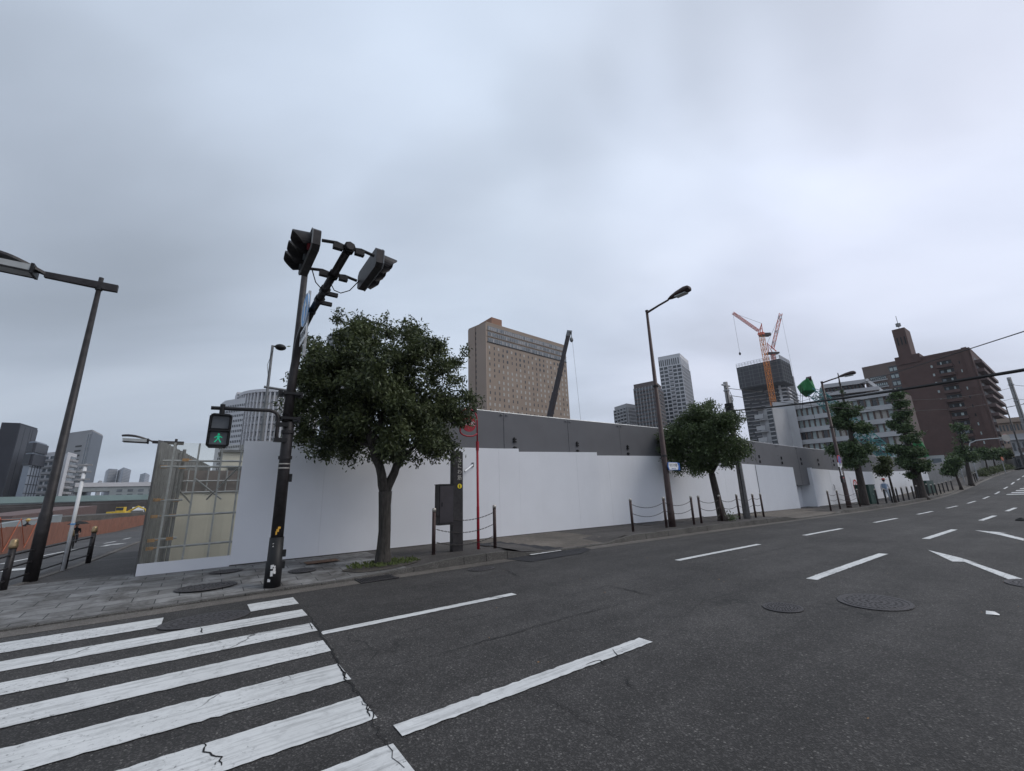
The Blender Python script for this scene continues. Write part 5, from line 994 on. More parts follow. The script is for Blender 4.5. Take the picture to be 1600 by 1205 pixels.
# ------------------------------------------------------------------ people
def person(label, base, rz, joints, edges, radii, skin_m, name='person', group=None):
    t = thing(name, label, 'person', base, rz, group); me = bpy.data.meshes.new('body'); me.from_pydata(joints, edges, []); o = bpy.data.objects.new('body', me); C.objects.link(o); o.parent = t; me.materials.append(MT[skin_m])
    md = o.modifiers.new('skin', 'SKIN')
    me.skin_vertices or None
    bpy.context.view_layer.update()
    sv = me.skin_vertices[0].data if me.skin_vertices else None
    return t, o
def limbs(mb, P_, chains, n=8):
    for ch in chains: mb.tube([P_[k][0] for k in ch], [P_[k][1] for k in ch], n)
def figure(label, base, rz, cloth, legm, cap=None, pose='walk', group=None, only_top=False, hat=None):
    """continuous tapered figure: torso rings then tapering limbs merged in one mesh with clothing colours as slots"""
    t = thing('person', label, 'person', base, rz, group)
    mb = MB()
    def ell(c, rx, ry): return [(c[0]+rx*math.cos(a), c[1]+ry*math.sin(a), c[2]) for a in np.linspace(0, 2*math.pi, 12, endpoint=False)]
    prof = [(0, 0, .84, .15, .11), (0, 0, .95, .16, .115), (0, .01, 1.08, .135, .1), (0, .01, 1.25, .175, .115), (0, .0, 1.38, .19, .1), (0, 0, 1.43, .12, .075), (0, 0, 1.47, .055, .055), (0, -.01, 1.53, .052, .055)]
    mb.mi = 0; V = []
    for (x, y, z, rx, ry) in prof: V += ell((x, y, z), rx, ry)
    mb.add(V, [(q*12+i, q*12+(i+1) % 12, (q+1)*12+(i+1) % 12, (q+1)*12+i) for q in range(len(prof)-1) for i in range(12)]+[tuple(reversed(range(12)))])
    st = {'walk': (.18, -.16), 'stand': (.03, -.03), 'ride': (-.3, -.34)}[pose]
    for sg, dy in ((-1, st[0]), (1, st[1])):
        mb.mi = 1
        if pose == 'ride': mb.tube([(sg*.09, 0, .9), (sg*.11, -.4, .78), (sg*.11, -.32+(.1 if sg > 0 else 0), .35+(.12 if sg > 0 else 0))], [.1, .075, .05], 10); fy, fz = -.38+(.1 if sg > 0 else 0), .3+(.12 if sg > 0 else 0)
        else: mb.tube([(sg*.085, 0, .92), (sg*.095, -dy*.55-.03, .5), (sg*.09, -dy, .08)], [.098, .068, .045], 10); fy, fz = -dy-.05, .04
        mb.mi = 3; mb.ball((sg*.095, fy-.02, fz), .05, 8, (1, 2.3, .9))
        mb.mi = 0; a = -dy*.9; hy = a*1.0
        if pose == 'ride': arm = [(sg*.19, 0, 1.37), (sg*.24, -.18, 1.15), (sg*.2, -.42, 1.1)]
        else: arm = [(sg*.19, 0, 1.37), (sg*.235, .03+a*.3, 1.12), (sg*.225, hy-.05, .9)]
        mb.tube(arm, [.056, .044, .034], 8)
        mb.mi = 2; h = arm[2]; mb.ball((h[0], h[1], h[2]-.05), .035, 6, (.7, 1, 1.4))
        for f in range(4): mb.tube([(h[0], h[1]-.03+.02*f, h[2]-.08), (h[0], h[1]-.035+.02*f, h[2]-.14)], .008, 4)
        mb.tube([(h[0]-sg*.01, h[1]-.03, h[2]-.05), (h[0]-sg*.02, h[1]-.06, h[2]-.09)], .009, 4)
    mb.mi = 2; mb.ball((0, -.01, 1.63), .095, 12, (.82, .98, 1.22)); mb.ball((0, -.105, 1.62), .018, 6); mb.ball((.08, 0, 1.62), .022, 6); mb.ball((-.08, 0, 1.62), .022, 6)
    mb.build('body', [cloth, legm, 'skin', 'black'], t, smooth=True)
    MB().ball((0, .012, 1.665), .105, 12, (.88, 1, 1.08)).build('hair', 'hair', t, smooth=True)
    if cap: MB().ball((0, -.01, 1.69), .125, 12, (1, 1.1, .85)).build('helmet', cap, t, smooth=True)
    if hat: MB().tube([(0, 0, 1.71), (0, 0, 1.72), (0, 0, 1.73), (0, 0, 1.8), (0, 0, 1.83)], [.24, .235, .12, .1, .05], 20).build('hat', hat, t, smooth=True)
    return t
# figure faces local -Y; walking away along +s means rotate so that -Y -> +D
t = figure('person in white shirt and reddish hat with blue backpack walking between bollards', W(42.6, 4.3, .1), TH+math.pi/2, 'shirt_white', 'trouser_pale', hat='hat_red')
bk = MB(); bk.prism([(-.15, .1), (.15, .1), (.13, .26), (-.13, .26)], 1.0, 1.38); bk = bk.build('backpack', 'bag_blue', t)
q = gp(113, 857, .0); t = figure('dark clad cyclist riding along the left road before the orange barrier', q+Z3*.0, TH-math.pi/2+math.pi/2+.2, 'dark_cloth', 'dark_cloth', pose='ride'); t.scale = (.68, .68, .68)
b = thing('bicycle', 'dark bicycle under the dark clad cyclist on the left road', 'bicycle', q, t.rotation_euler[2]); b.scale = t.scale
for y in (-.55, .5): MB().tube([(.0+.33*0, y+.33*math.cos(a), .34+.33*math.sin(a)) for a in np.linspace(0, 2*math.pi, 25)], .02, 6).build('tyre', 'black', b); MB().tube([(-.01, y, .34), (.01, y, .34)], .04, 8).build('hub', 'steel_grey', b)
MB().tube([(0, .5, .34), (0, .1, .3), (0, -.35, .78), (0, -.55, .34)], .018, 6).tube([(0, .1, .3), (0, .2, .85)], .018, 6).tube([(0, -.35, .78), (0, .18, .75)], .018, 6).build('frame', 'black', b)
MB().tube([(-.26, -.3, 1.02), (0, -.4, 1.0), (.26, -.3, 1.02)], .014, 6).tube([(0, -.4, 1.0), (0, -.35, .78)], .014, 6).build('handlebar', 'steel_grey', b); MB().box(-.08, .08, .08, .34, .85, .89).build('saddle', 'black', b)
um = thing('umbrella', 'open black umbrella held flat over the cyclist', 'umbrella', q+Vector((.05, 0, 1.16)), TH)
V = [(0, 0, .16)]+[(.42*math.cos(a), .42*math.sin(a), 0) for a in np.linspace(0, 2*math.pi, 9)[:-1]]+[(.25*math.cos(a), .25*math.sin(a), .1) for a in np.linspace(0, 2*math.pi, 9)[:-1]]
mb = MB(); mb.add(V, [(0, 9+i, 9+(i+1) % 8) for i in range(8)]+[(9+i, 1+i, 1+(i+1) % 8, 9+(i+1) % 8) for i in range(8)]); mb.build('canopy', 'black_matte', um); MB().tube([(0, 0, .2), (0, 0, -.5)], .01, 6).build('shaft', 'steel_grey', um)
for px, py, m, lb in ((44, 812, 'helmet_yellow', 'site worker in pale yellow helmet, leftmost behind the low wall'), (63, 811, 'helmet_yellow', 'site worker in pale helmet just left of the big lamp pole'), (83, 820, 'brown_wall', 'dark clad site worker seen just right of the big lamp pole')):
    q = at(px, py, 46); figure(lb, (q.x, q.y, q.z-1.72), TH+1, 'dark_cloth', 'dark_cloth', cap=m, pose='stand')
# ------------------------------------------------------------------ buildings
class Face:
    def __init__(s, a, b):
        s.a = Vector((a.x, a.y, 0)); d = Vector((b.x, b.y, 0))-s.a; s.L = d.length; s.u = d/s.L; n = Vector((-s.u.y, s.u.x, 0)); m = (s.a+Vector((b.x, b.y, 0)))/2
        s.n = n if n.dot(-m) > 0 else -n
    def box(s, mb, u0, u1, o0, o1, z0, z1): return mb.obox(s.a, s.u, s.n, u0, u1, o0, o1, z0, z1)
def wins(parent, cells, m, name='window', cap=100, depth=.12, face=None):
    """cells = (face, u0, u1, z0, z1, [mat]); the nearest as parts, the rest as one"""
    key = lambda c: (c[0].a+c[0].u*c[1]).length
    cells = sorted(cells, key=key) if len(cells) > cap else cells
    rest = {}
    for i, c in enumerate(cells):
        mm = c[5] if len(c) > 5 else m
        if i < cap: mb = MB(); c[0].box(mb, c[1], c[2], -.05, depth, c[3], c[4]); mb.build(name, mm, parent, world=True)
        else: rest.setdefault(mm, MB()); c[0].box(rest[mm], c[1], c[2], -.05, depth, c[3], c[4])
    if rest:
        ks = list(rest); R = MB()
        for i, k in enumerate(ks):
            R.mi = i; q = rest[k]; R.add(q.v, q.f)
        o = R.build(name+'s', ks, parent, world=True); o['kind'] = 'stuff'
def block(name, label, A, B_, Cc, roofz, m, cat='building', z0=-8, group=None, roofm=None):
    """A left, B front corner, C right roof points -> box; returns thing and the two seen faces"""
    Dd = A+Cc-B_; t = thing(name, label, cat, (B_.x, B_.y, 0), 0, group)
    mb = MB(); pts = [A, B_, Cc, Dd]
    ar = sum(pts[i].x*pts[(i+1) % 4].y-pts[(i+1) % 4].x*pts[i].y for i in range(4))
    if ar < 0: pts = pts[::-1]
    mb.prism([(p.x, p.y) for p in pts], z0, roofz); mb.build('walls', m, t, world=True)
    cx = sum((p for p in pts), Vector())/4; mb = MB(); mb.prism([(cx.x+(p.x-cx.x)*1.004, cx.y+(p.y-cx.y)*1.004) for p in pts], roofz+.02, roofz+.9); mb.build('roof', roofm or m, t, world=True)
    return t, Face(A, B_), Face(B_, Cc)
rb = random.Random(21)
# 1 hotel
z = 85; t, fl_, fr = block('hotel_building', 'wide brown slab hotel tower with window bands at its top', atz(732.4, 516.5, z), atz(759.8, 505, z), atz(883.5, 542, z), z, 'hotel_front')
mb = MB(); fl_.box(mb, 0, fl_.L*.40, 0, .5, -5, z); mb.build('side_wall', 'hotel_side', t, world=True); mb = MB(); fl_.box(mb, fl_.L*.47, fl_.L, 0, .5, -5, z); mb.build('side_wall', 'hotel_side', t, world=True)
wins(t, [(fl_, fl_.L*.40, fl_.L*.47, zq, zq+1.5) for zq in np.arange(12, 82, 3)], 'glass_dark', 'stair_opening')
cells = []
for r in range(22):
    zc = 71.5-r*2.95
    for c in range(20):
        u = fr.L*(c+.55)/20.2; k = rb.random(); wv = .95 if k < .62 else .5
        if rb.random() < .02: continue
        cells.append((fr, u-wv*.5+(.25 if k > .62 else 0), u+wv*.5+(.25 if k > .62 else 0), zc, zc+1.5, 'curtain' if k < (.25 if r < 3 else .62) else 'glass_dark'))
wins(t, cells, 'curtain', depth=.1)
for i, zc in enumerate((81.6, 78.4, 75.2)):
    mb = MB(); fr.box(mb, .8, fr.L-.3, -.05, .12, zc, zc+2.2); p = mb.build('window_band', 'window_mid', t, world=True)
    mb = MB()
    for k in range(46):
        u = 1.2+k*(fr.L-2)/46; fr.box(mb, u, u+.25, .1, .3, zc, zc+1.9)
        if rb.random() < (.35 if i else .8): fr.box(mb, u+.3, u+1.1, .1, .16, zc+.1, zc+1.8)
    mb.build('mullions', 'tower_grey', p, world=True)
    mb = MB(); fr.box(mb, .3, fr.L, -.05, .3, zc-.3, zc-.05); mb.build('sill_band', 'black_matte' if i == 2 else 'hotel_front', t, world=True)
A, B_, Cc = atz(749, 507, 90), atz(768, 496, 90), atz(784, 501, 90); sc_ = 1
mb = MB(); Dd = A+Cc-B_; mb.prism([(p.x, p.y) for p in (A, B_, Cc, Dd)], z+.95, 90.2); mb.build('roof_house', 'hotel_cap', t, world=True)
# 2 curved building
z = 50; p1, p2, p3 = atz(374, 618, z), atz(430, 607.5, z), atz(500, 614, z)
def circ(a, b, c):
    D_ = 2*(a.x*(b.y-c.y)+b.x*(c.y-a.y)+c.x*(a.y-b.y)); f = lambda p: p.x**2+p.y**2
    x = (f(a)*(b.y-c.y)+f(b)*(c.y-a.y)+f(c)*(a.y-b.y))/D_; y = (f(a)*(c.x-b.x)+f(b)*(a.x-c.x)+f(c)*(b.x-a.x))/D_; return x, y, math.hypot(a.x-x, a.y-y)
x0, y0, Rr = circ(p1, p2, p3); a1, a3 = math.atan2(p1.y-y0, p1.x-x0), math.atan2(p3.y-y0, p3.x-x0)
if a3-a1 > math.pi: a3 -= 2*math.pi
if a1-a3 > math.pi: a1 -= 2*math.pi
amid = (a1+a3)/2
t = thing('curved_building', 'white convex curved block with vertical ribs seen behind the signal pole', 'building', (p2.x, p2.y, 0))
def arcpts(R, n=48, e=0.0): return [(x0+R*math.cos(a), y0+R*math.sin(a)) for a in np.linspace(a1-e, a3+e, n)]
back = [(p3.x*1.12, p3.y*1.12), (p1.x*1.12, p1.y*1.12)]
inn = arcpts(Rr-1.0 if True else Rr); pts = inn+back
ar = sum(pts[i][0]*pts[(i+1) % len(pts)][1]-pts[(i+1) % len(pts)][0]*pts[i][1] for i in range(len(pts)))
MB().prism(pts if ar > 0 else pts[::-1], -5, z-.3).build('glazing', 'window_mid', t, world=True)
def ringband(ra, rb_, za, zb, n=48):
    mb = MB(); P_, Q_ = arcpts(ra, n), arcpts(rb_, n)
    for i in range(n-1): mb.hexa([(*P_[i], za), (*P_[i+1], za), (*Q_[i+1], za), (*Q_[i], za), (*P_[i], zb), (*P_[i+1], zb), (*Q_[i+1], zb), (*Q_[i], zb)])
    return mb
sgn = 1
fz = [z-5.2-3.4*k for k in range(14)]
for zf in fz: ringband(Rr-1.05, Rr-.35, zf-.7, zf+.45).build('spandrel', 'tower_grey', t, world=True)
ringband(Rr-1.05, Rr+.15, z-1.4, z).build('roof_fascia', 'tower_white', t, world=True)
nf = 25; mbs = []
for i in range(nf):
    a = a1+(a3-a1)*i/(nf-1); ux = (-math.sin(a), math.cos(a)); uy = (math.cos(a), math.sin(a)); mb = MB(); mb.obox((x0+(Rr-1)*math.cos(a), y0+(Rr-1)*math.sin(a)), ux, uy, -.28, .28, 0, 1.0, -5, z-1.4); mb.build('rib', 'tower_white', t, world=True)
mb = MB()
for zf in fz[:12]:
    for i in range(nf-1):
        a = a1+(a3-a1)*(i+.5+rb.uniform(-.2, .2))/(nf-1); mb.obox((x0+(Rr-1)*math.cos(a), y0+(Rr-1)*math.sin(a)), (-math.sin(a), math.cos(a)), (math.cos(a), math.sin(a)), -.5, .3, -.02, .1, zf+.6, zf+2.3)
mb.build('window_blinds', 'curtain', t, world=True)['kind'] = 'stuff'
z = 46; t, f1, f2 = block('flat_building', 'flat white block with small square windows left of the curved building', atz(346, 633, z), atz(352, 629, z), atz(384, 624, z), z, 'tower_white')
wins(t, [(f2, f2.L*(c+.25)/12, f2.L*(c+.72)/12, 43-2.4*r, 44.1-2.4*r) for r in range(16) for c in range(12)], 'glass_dark')
z = 50; t, f1, f2 = block('stair_tower', 'small white rooftop stair tower beside the curved building', atz(367, 622, z), atz(370, 615.5, z), atz(378, 616, z), z, 'tower_white'); wins(t, [(f2, .3, f2.L-.3, 49.2-1.6*k, 49.8-1.6*k) for k in range(3)], 'window_mid')
# 3 tower hidden behind crown
z = 90; t, f1, f2 = block('striped_tower', 'dark horizontally striped tower peeping out above the big tree crown', atz(512, 526, z), atz(540, 514, z), atz(590, 520, z), z, 'window_mid')
for k in range(24):
    mb = MB(); f1.box(mb, 0, f1.L, 0, .5, z-1-3.2*k, z-2.4-3.2*k+.1) if False else f1.box(mb, 0, f1.L, 0, .6, z-2.2-3.2*k, z-.8-3.2*k); f2.box(mb, 0, f2.L, 0, .6, z-2.2-3.2*k, z-.8-3.2*k); mb.build('floor_band', 'tower_grey', t, world=True)
# residential towers
def resid(name, label, pts, z, m, fh, ncl, ncr, bal, grp=None, out=1.2, top=4, railm=None, wm='glass_dark', pillar=None, nfl=None, pw=.3):
    t, f1, f2 = block(name, label, *[atz(x, y, z) for x, y in pts], z, m, group=grp)
    nfl = nfl or int((z-top)/fh)
    cells = []
    for r in range(nfl):
        zc = z-top-(r+1)*fh
        for f, nc in ((f1, ncl), (f2, ncr)):
            for c in range(nc): cells.append((f, f.L*(c+.1)/nc, f.L*(c+.9)/nc, zc+fh*.28, zc+fh*.96))
        if bal:
            mb = MB()
            for f in (f1, f2): f.box(mb, f.L*.02, f.L*.98, 0, out, zc-.12, zc+.08); f.box(mb, f.L*.02, f.L*.98, out-.12, out, zc+.08, zc+1.1)
            mb.build('balcony', railm or m, t, world=True)
    wins(t, cells, wm, depth=.1)
    for f, nc in ((f1, ncl), (f2, ncr)):
        for c in range(nc+1):
            mb = MB(); u = f.L*c/nc; f.box(mb, max(0, u-pw), min(f.L, u+pw), 0, out+.15 if bal else .5, -5, z-top+.3); mb.build('pier', pillar or m, t, world=True)
    return t, f1, f2
t, f1, f2 = resid('apartment_tower', 'tall white gridded apartment tower right of the brown street lamp', [(1028, 560), (1062, 553.5), (1075.5, 565.5)], 110, 'tower_white', 3.3, 5, 7, False, top=9)
wins(t, [(f1, f1.L*(c+.1)/11+.3*(c//3), f1.L*(c+.62)/11+.3*(c//3), 102, 107.5) for c in range(10)]+[(f2, f2.L*(c+.2)/9, f2.L*(c+.7)/9, 102, 107.5) for c in range(9)], 'glass_dark', 'crown_slot')
for k in range(26):
    mb = MB(); zc = 101-3.3*(k+1)
    f1.box(mb, f1.L*.42, f1.L*.6, .1, 1.0, zc+.9, zc+1.7); mb.build('balcony', 'tower_white', t, world=True)
resid('apartment_tower', 'dark brown apartment tower with pale vertical piers behind the street lamp', [(990, 603), (1023, 596.5), (1033, 605)], 80, 'tower_dark', 3.1, 7, 4, True, top=3, pillar='tower_grey', railm='tower_dark', wm='window_mid', pw=.2)
t, f1, f2 = resid('apartment_tower', 'smaller grey apartment tower leftmost of the three by the lamp', [(960, 638), (979, 632), (994, 634.5)], 70, 'tower_grey', 3.0, 4, 6, True, top=2.5, railm='tower_grey')
# construction tower
z = 98; t, f1, f2 = block('unfinished_tower', 'unfinished high-rise wrapped in dark netting with cranes on top', atz(1155, 589, z), atz(1222, 578, z), atz(1240, 590, z), z, 'net_dark')
zn = 84
f1b = f1; mb = MB(); cx = (f1.a+f1.u*f1.L*.5)
P4 = [atz(1150, 570, 107), atz(1217, 555, 107), atz(1233, 564, 107)]; P4.append(P4[0]+P4[2]-P4[1]); cen = sum((p for p in P4), Vector())/4
MB().prism([(p.x, p.y) for p in P4], zn, 104).build('netting', 'net_dark', t, world=True)
fa, fb_ = Face(P4[0], P4[1]), Face(P4[1], P4[2])
for zz_ in np.arange(zn+1, 104, 3.4):
    mb = MB(); fa.box(mb, 0, fa.L, .05, .25, zz_, zz_+.25); fb_.box(mb, 0, fb_.L, .05, .25, zz_, zz_+.25); mb.build('scaffold_ledger', 'steel_grey', t, world=True)
for f in (fa, fb_):
    for k in range(15):
        mb = MB(); u = f.L*k/14; f.box(mb, u-.1, u+.1, .02, .3, zn, 107); mb.build('scaffold_standard', 'steel_grey' if k % 3 else 'net_dark', t, world=True)
    for zz_ in (105, 106, 107.2): mb = MB(); f.box(mb, 0, f.L, 0, .2, zz_, zz_+.25); mb.build('top_frame', 'galvanised', t, world=True)
for r in range(25):
    zc = zn-3.3*(r+1)
    for f in (f1, f2):
        k = 0; mb = MB()
        while k < f.L-3:
            w = rb.uniform(3, 9)
            zo = rb.choice((0, .3, .6)); f.box(mb, k, min(f.L, k+w), 0, 1.1, zc+zo, zc+zo+.55); k += w+rb.uniform(.2, 2.2)
        mb.build('balcony', 'tower_grey', t, world=True)
    mb = MB(); f1.box(mb, f1.L*.83, f1.L*1.0, 0, 1.8, zc+.1, zc+1.2); f2.box(mb, 0, f2.L*.25, 0, 1.8, zc+.1, zc+1.2); mb.build('corner_balcony', 'tower_white', t, world=True)
mb = MB(); f1.box(mb, f1.L*.85, f1.L*.9, 0, 2, -5, zn); mb.build('corner_pier', 'tower_white', t, world=True)
# cranes
def lattice(mb, p, q, w, n, th):
    p, q = Vector(p), Vector(q); t = (q-p).normalized(); a = t.cross(Vector((0, 0, 1))); a = a.normalized() if a.length > .1 else Vector((1, 0, 0)); b = t.cross(a).normalized()
    cs = [(a*sx+b*sy)*w/2 for sx, sy in ((1, 1), (1, -1), (-1, -1), (-1, 1))]
    for c in cs: mb.tube([p+c, q+c], th, 4)
    for i in range(n):
        u, v = p.lerp(q, i/n), p.lerp(q, (i+1)/n)
        for k in range(4):
            x, y = cs[k], cs[(k+1) % 4]; mb.tube([u+(x if i % 2 else y), v+(y if i % 2 else x)], th*.7, 3); mb.tube([u+x, u+y], th*.7, 3)
    return mb
dcr = 405
b0, b1 = at(1208, 640, dcr), at(1190, 524, dcr); t = thing('tower_crane', 'orange red luffing tower crane with tall mast in front of the unfinished tower', 'crane', (b0.x, b0.y, -5))
def wb(mb, name, m): return mb.build(name, m, t, world=True)
wb(lattice(MB(), Vector((b0.x, b0.y, -5)), b1, 3.0, 30, .24), 'mast', 'crane_orange')
wb(MB().tube([b1, b1+Z3*2.2], 2.6, 10), 'slew_ring', 'crane_red'); jb = b1+Z3*2
jt = at(1145, 489, dcr-8); wb(lattice(MB(), at(1185, 517, dcr), jt, 1.7, 20, .2), 'jib', 'crane_red'); ap = at(1190, 505.5, dcr)
wb(MB().tube([at(1184, 523, dcr), ap, at(1192, 524, dcr)], .45, 4).tube([at(1187, 523, dcr), ap], .35, 4).tube([at(1186.5, 514, dcr), at(1191.5, 514, dcr)], .3, 4), 'a_frame', 'crane_red')
wb(MB().tube([ap, jt], .12, 4), 'pendant', 'cable'); wb(MB().obox(at(1190, 523, dcr), (1, 0), (0, 1), -1, 7, -2, 2, at(1190, 523, dcr).z-1.5, at(1190, 523, dcr).z+1), 'machine_deck', 'steel_brown')
hk = at(1155, 553, dcr-8); wb(MB().tube([jt, Vector((jt.x, jt.y, hk.z))], .1, 4), 'hoist_rope', 'cable'); wb(MB().ball((jt.x, jt.y, hk.z), .9, 8, (1, 1, 1.6)), 'hook', 'black')
c0 = at(1207, 551, 425); t = thing('tower_crane', 'red and white crane with steep jib standing on top of the unfinished tower', 'crane', (c0.x, c0.y, 104))
wb(lattice(MB(), Vector((c0.x, c0.y, 104)), c0, 2.4, 4, .3), 'mast', 'crane_red'); wb(MB().tube([c0, at(1198, 536, 425), at(1213, 549, 425)], .5, 4).tube([at(1201, 550, 425), at(1199, 536, 425)], .4, 4), 'a_frame', 'crane_red')
jt = at(1220, 490, 425); lattice_mb = MB(); lattice(lattice_mb, at(1207, 545, 425), jt, 2.3, 14, .2); wb(lattice_mb, 'jib', 'crane_red')
for u in (.12, .45, .85):
    pa = at(1207, 545, 425).lerp(jt, u); pb = at(1207, 545, 425).lerp(jt, u+.08); wb(lattice(MB(), pa, pb, 2.4, 1, .3), 'painted_section', 'tower_white')
wb(MB().tube([at(1199, 536, 425), jt], .1, 4), 'pendant', 'cable'); wb(MB().obox(c0, (1, 0), (0, 1), -5, 5, -2, 2, c0.z-1.5, c0.z), 'machine_deck', 'steel_brown')
wb(MB().tube([jt, Vector((jt.x, jt.y, 60))], .08, 4), 'hoist_rope', 'cable')
# mobile crane boom over the fence
d0 = 60; b0, b1 = at(855, 668, d0), at(889, 519, d0); dv = (b1-b0).normalized(); b00 = b0-dv*(b0.z/dv.z); t = thing('mobile_crane', 'dark telescopic crane boom rising behind the grey fence panels', 'crane', (b00.x, b00.y, 0))
for i, (u0, u1, r) in enumerate(((0, .42, .62), (.42, .62, .52), (.62, .8, .44), (.8, .97, .36))): wb(MB().tube([b00.lerp(b1, u0), b00.lerp(b1, u1)], r, 6), 'boom_section', 'boom_dark')
tp = at(893, 520, d0); wb(MB().tube([b00.lerp(b1, .97), b1, tp], [.4, .45, .35], 6), 'boom_head', 'steel_grey'); h2 = at(893, 531, d0)
wb(MB().tube([tp, h2], .04, 4), 'rope', 'cable'); wb(MB().ball(h2, .28, 8, (1, 1, 1.5)), 'hook_block', 'steel_grey'); wb(MB().tube([tp+Z3*-.1, Vector((tp.x+.8, tp.y, .5))], .02, 3), 'hoist_rope', 'steel_grey')
MB().box(-3.5, 3.5, -1.4, 1.4, .3, 2.2).build('carrier', 'crane_yellow', t)
# green sheeted piling rig
dg = 95; t0 = at(1420, 700, dg-4); t = thing('piling_rig', 'teal lattice rig boom with bright green sheet wrapped round its head', 'crane', (t0.x, t0.y, 0))
hd = at(1272, 612, dg+6); wb(lattice(MB(), Vector((t0.x, t0.y, 1)), hd, 1.7, 22, .1), 'lattice_boom', 'teal')
mb = MB(); gx = [at(1252, 600, dg+6), at(1261, 591, dg+5), at(1269, 593, dg+7), at(1275, 610, dg+6), at(1267, 617, dg+7), at(1258, 610, dg+5)]
off = Vector((.8, 2.6, 0)); n = 6; mb.add([p for p in gx]+[p+off for p in gx], [tuple(range(n)), tuple(reversed(range(n, 2*n)))]+[(i, (i+1) % n, n+(i+1) % n, n+i) for i in range(n)]); wb(mb, 'green_sheet', 'net_green')
wb(MB().tube([at(1262, 597, dg+6), at(1263, 592, dg+6), at(1268, 591.5, dg+6)], .5, 5), 'head_sheave', 'steel_brown')
for a in ((1251, 602, 1250, 640), (1254, 604, 1254, 642), (1262, 614, 1275, 660)): wb(MB().tube([at(a[0], a[1], dg+6), at(a[2], a[3], dg+6)], .05, 3), 'rope', 'cable')
gx = [at(1431, 700, 118), at(1434, 687, 117), at(1441, 690, 119), at(1447, 701, 118), at(1452, 713, 118), at(1436, 716, 118)]; off = Vector((.6, 1.6, 0))
mb = MB(); n = 6; mb.add(gx+[p+off for p in gx], [tuple(range(n)), tuple(reversed(range(n, 2*n)))]+[(i, (i+1) % n, n+(i+1) % n, n+i) for i in range(n)]); o = mb.build('green_netting', 'net_green'); tag(o, 'green netting draped in the site right of the thick trunked tree', 'netting')
# office white
z = 25; O1, O2, O3 = atz(1243, 634, z), atz(1330, 622, z), atz(1395, 613, z)
# straight facade line through first and last
fdir = (atz(1330, 622, z)-atz(1243, 634, z)); FA = Face(O1, along(O1, N3, 1400))
t = thing('office_building', 'long white concrete office with dark window strips and blank stair wall', 'building', (O1.x, O1.y, 0))
bk_ = -FA.n*16
def fprism(mb, f, u0, u1, dep, z0, z1, o0=0): return f.box(mb, u0, u1, -dep, o0, z0, z1)
wb(fprism(MB(), FA, 0, FA.L, 16, -3, z), 'walls', 'office_brown')
nfl = 7; fh = 3.7
cells = []
for k in range(nfl):
    zt_ = z-k*fh; mb = MB(); FA.box(mb, -.3, FA.L+.3, -.2, 1.0, zt_-.15, zt_+.0) if False else FA.box(mb, 0, FA.L, -.1, .9, zt_-1.35, zt_+(.25 if k == 0 else 0)); wb(mb, 'white_band', 'office_white')
    nb = 17
    for c in range(nb):
        u = FA.L*(c+.5)/nb; cells.append((FA, u-FA.L/nb*.39, u+FA.L/nb*.39, zt_-3.6, zt_-1.4, 'window_light' if rb.random() < .7 else ('curtain' if rb.random() < .4 else 'glass_dark')))
wins(t, cells, 'window_light', cap=100, depth=.1)
for c in range(18):
    u = FA.L*c/17; mb = MB(); FA.box(mb, u-.2, u+.2, 0, .4, -3, z-1.3); wb(mb, 'column', 'office_brown')
bw = Face(atz(1207, 630, 26.5), atz(1240, 626, 26.5)); mb = MB(); bw.box(mb, 0, bw.L, -10, 1.2, -3, 26.5); wb(mb, 'blank_wall', 'office_white')
sw_ = Face(atz(1184, 640, z-1), atz(1206, 636, z-1)); mb = MB(); sw_.box(mb, 0, sw_.L, -8, 0, -3, z-1.2); wb(mb, 'rear_wing', 'office_white')
for k in range(7):
    mb = MB(); zz_ = z-1-3.6*k; sw_.box(mb, -1.2, sw_.L-2.2, 0, 1.8, zz_-.2, zz_); sw_.box(mb, -.4, sw_.L-2.2, 1.6, 1.8, zz_-3.2, zz_-1.9); wb(mb, 'balcony', 'office_white')
    mb = MB(); sw_.box(mb, .3, sw_.L-3, 0, .1, zz_-2.9, zz_-.6); wb(mb, 'recess', 'tower_grey')
mb = MB(); sw_.box(mb, sw_.L-1.6, sw_.L-.2, .05, .3, -3, z-1.5); p = wb(mb, 'stair_glazing', 'glass_dark')
for k in range(18): mb = MB(); sw_.box(mb, sw_.L-1.7, sw_.L-.1, .3, .45, 2+1.3*k, 2.3+1.3*k); wb(mb, 'stair_slat', 'office_white')
# upper terraces
UF = Face(atz(1283, 602, 31), atz(1352, 593, 31)); 
for k, (z0_, z1_) in enumerate(((29.8, 31), (27.2, 28.3))):
    mb = MB(); UF.box(mb, -.5*k, UF.L+k*2.5, -12, .8+.5*k, z0_, z1_); wb(mb, 'terrace_slab', 'office_white')
mb = MB(); UF.box(mb, .5, UF.L-.5, -12, -.5, z-.5, 30); wb(mb, 'penthouse', 'glass_dark')
mb = MB(); e0, e1 = atz(1352, 594, 31), atz(1378, 613, 26.5); mb.tube([e0, e1], .7, 4).tube([e0-Z3*2.3, e1-Z3*.6], .5, 4); wb(mb, 'sloped_brace', 'office_white')
wins(t, [(UF, 1+k*UF.L/12, 1.3+k*UF.L/12, 28.4, 29.7) for k in range(12)], 'steel_brown', 'railing_post', depth=.5)
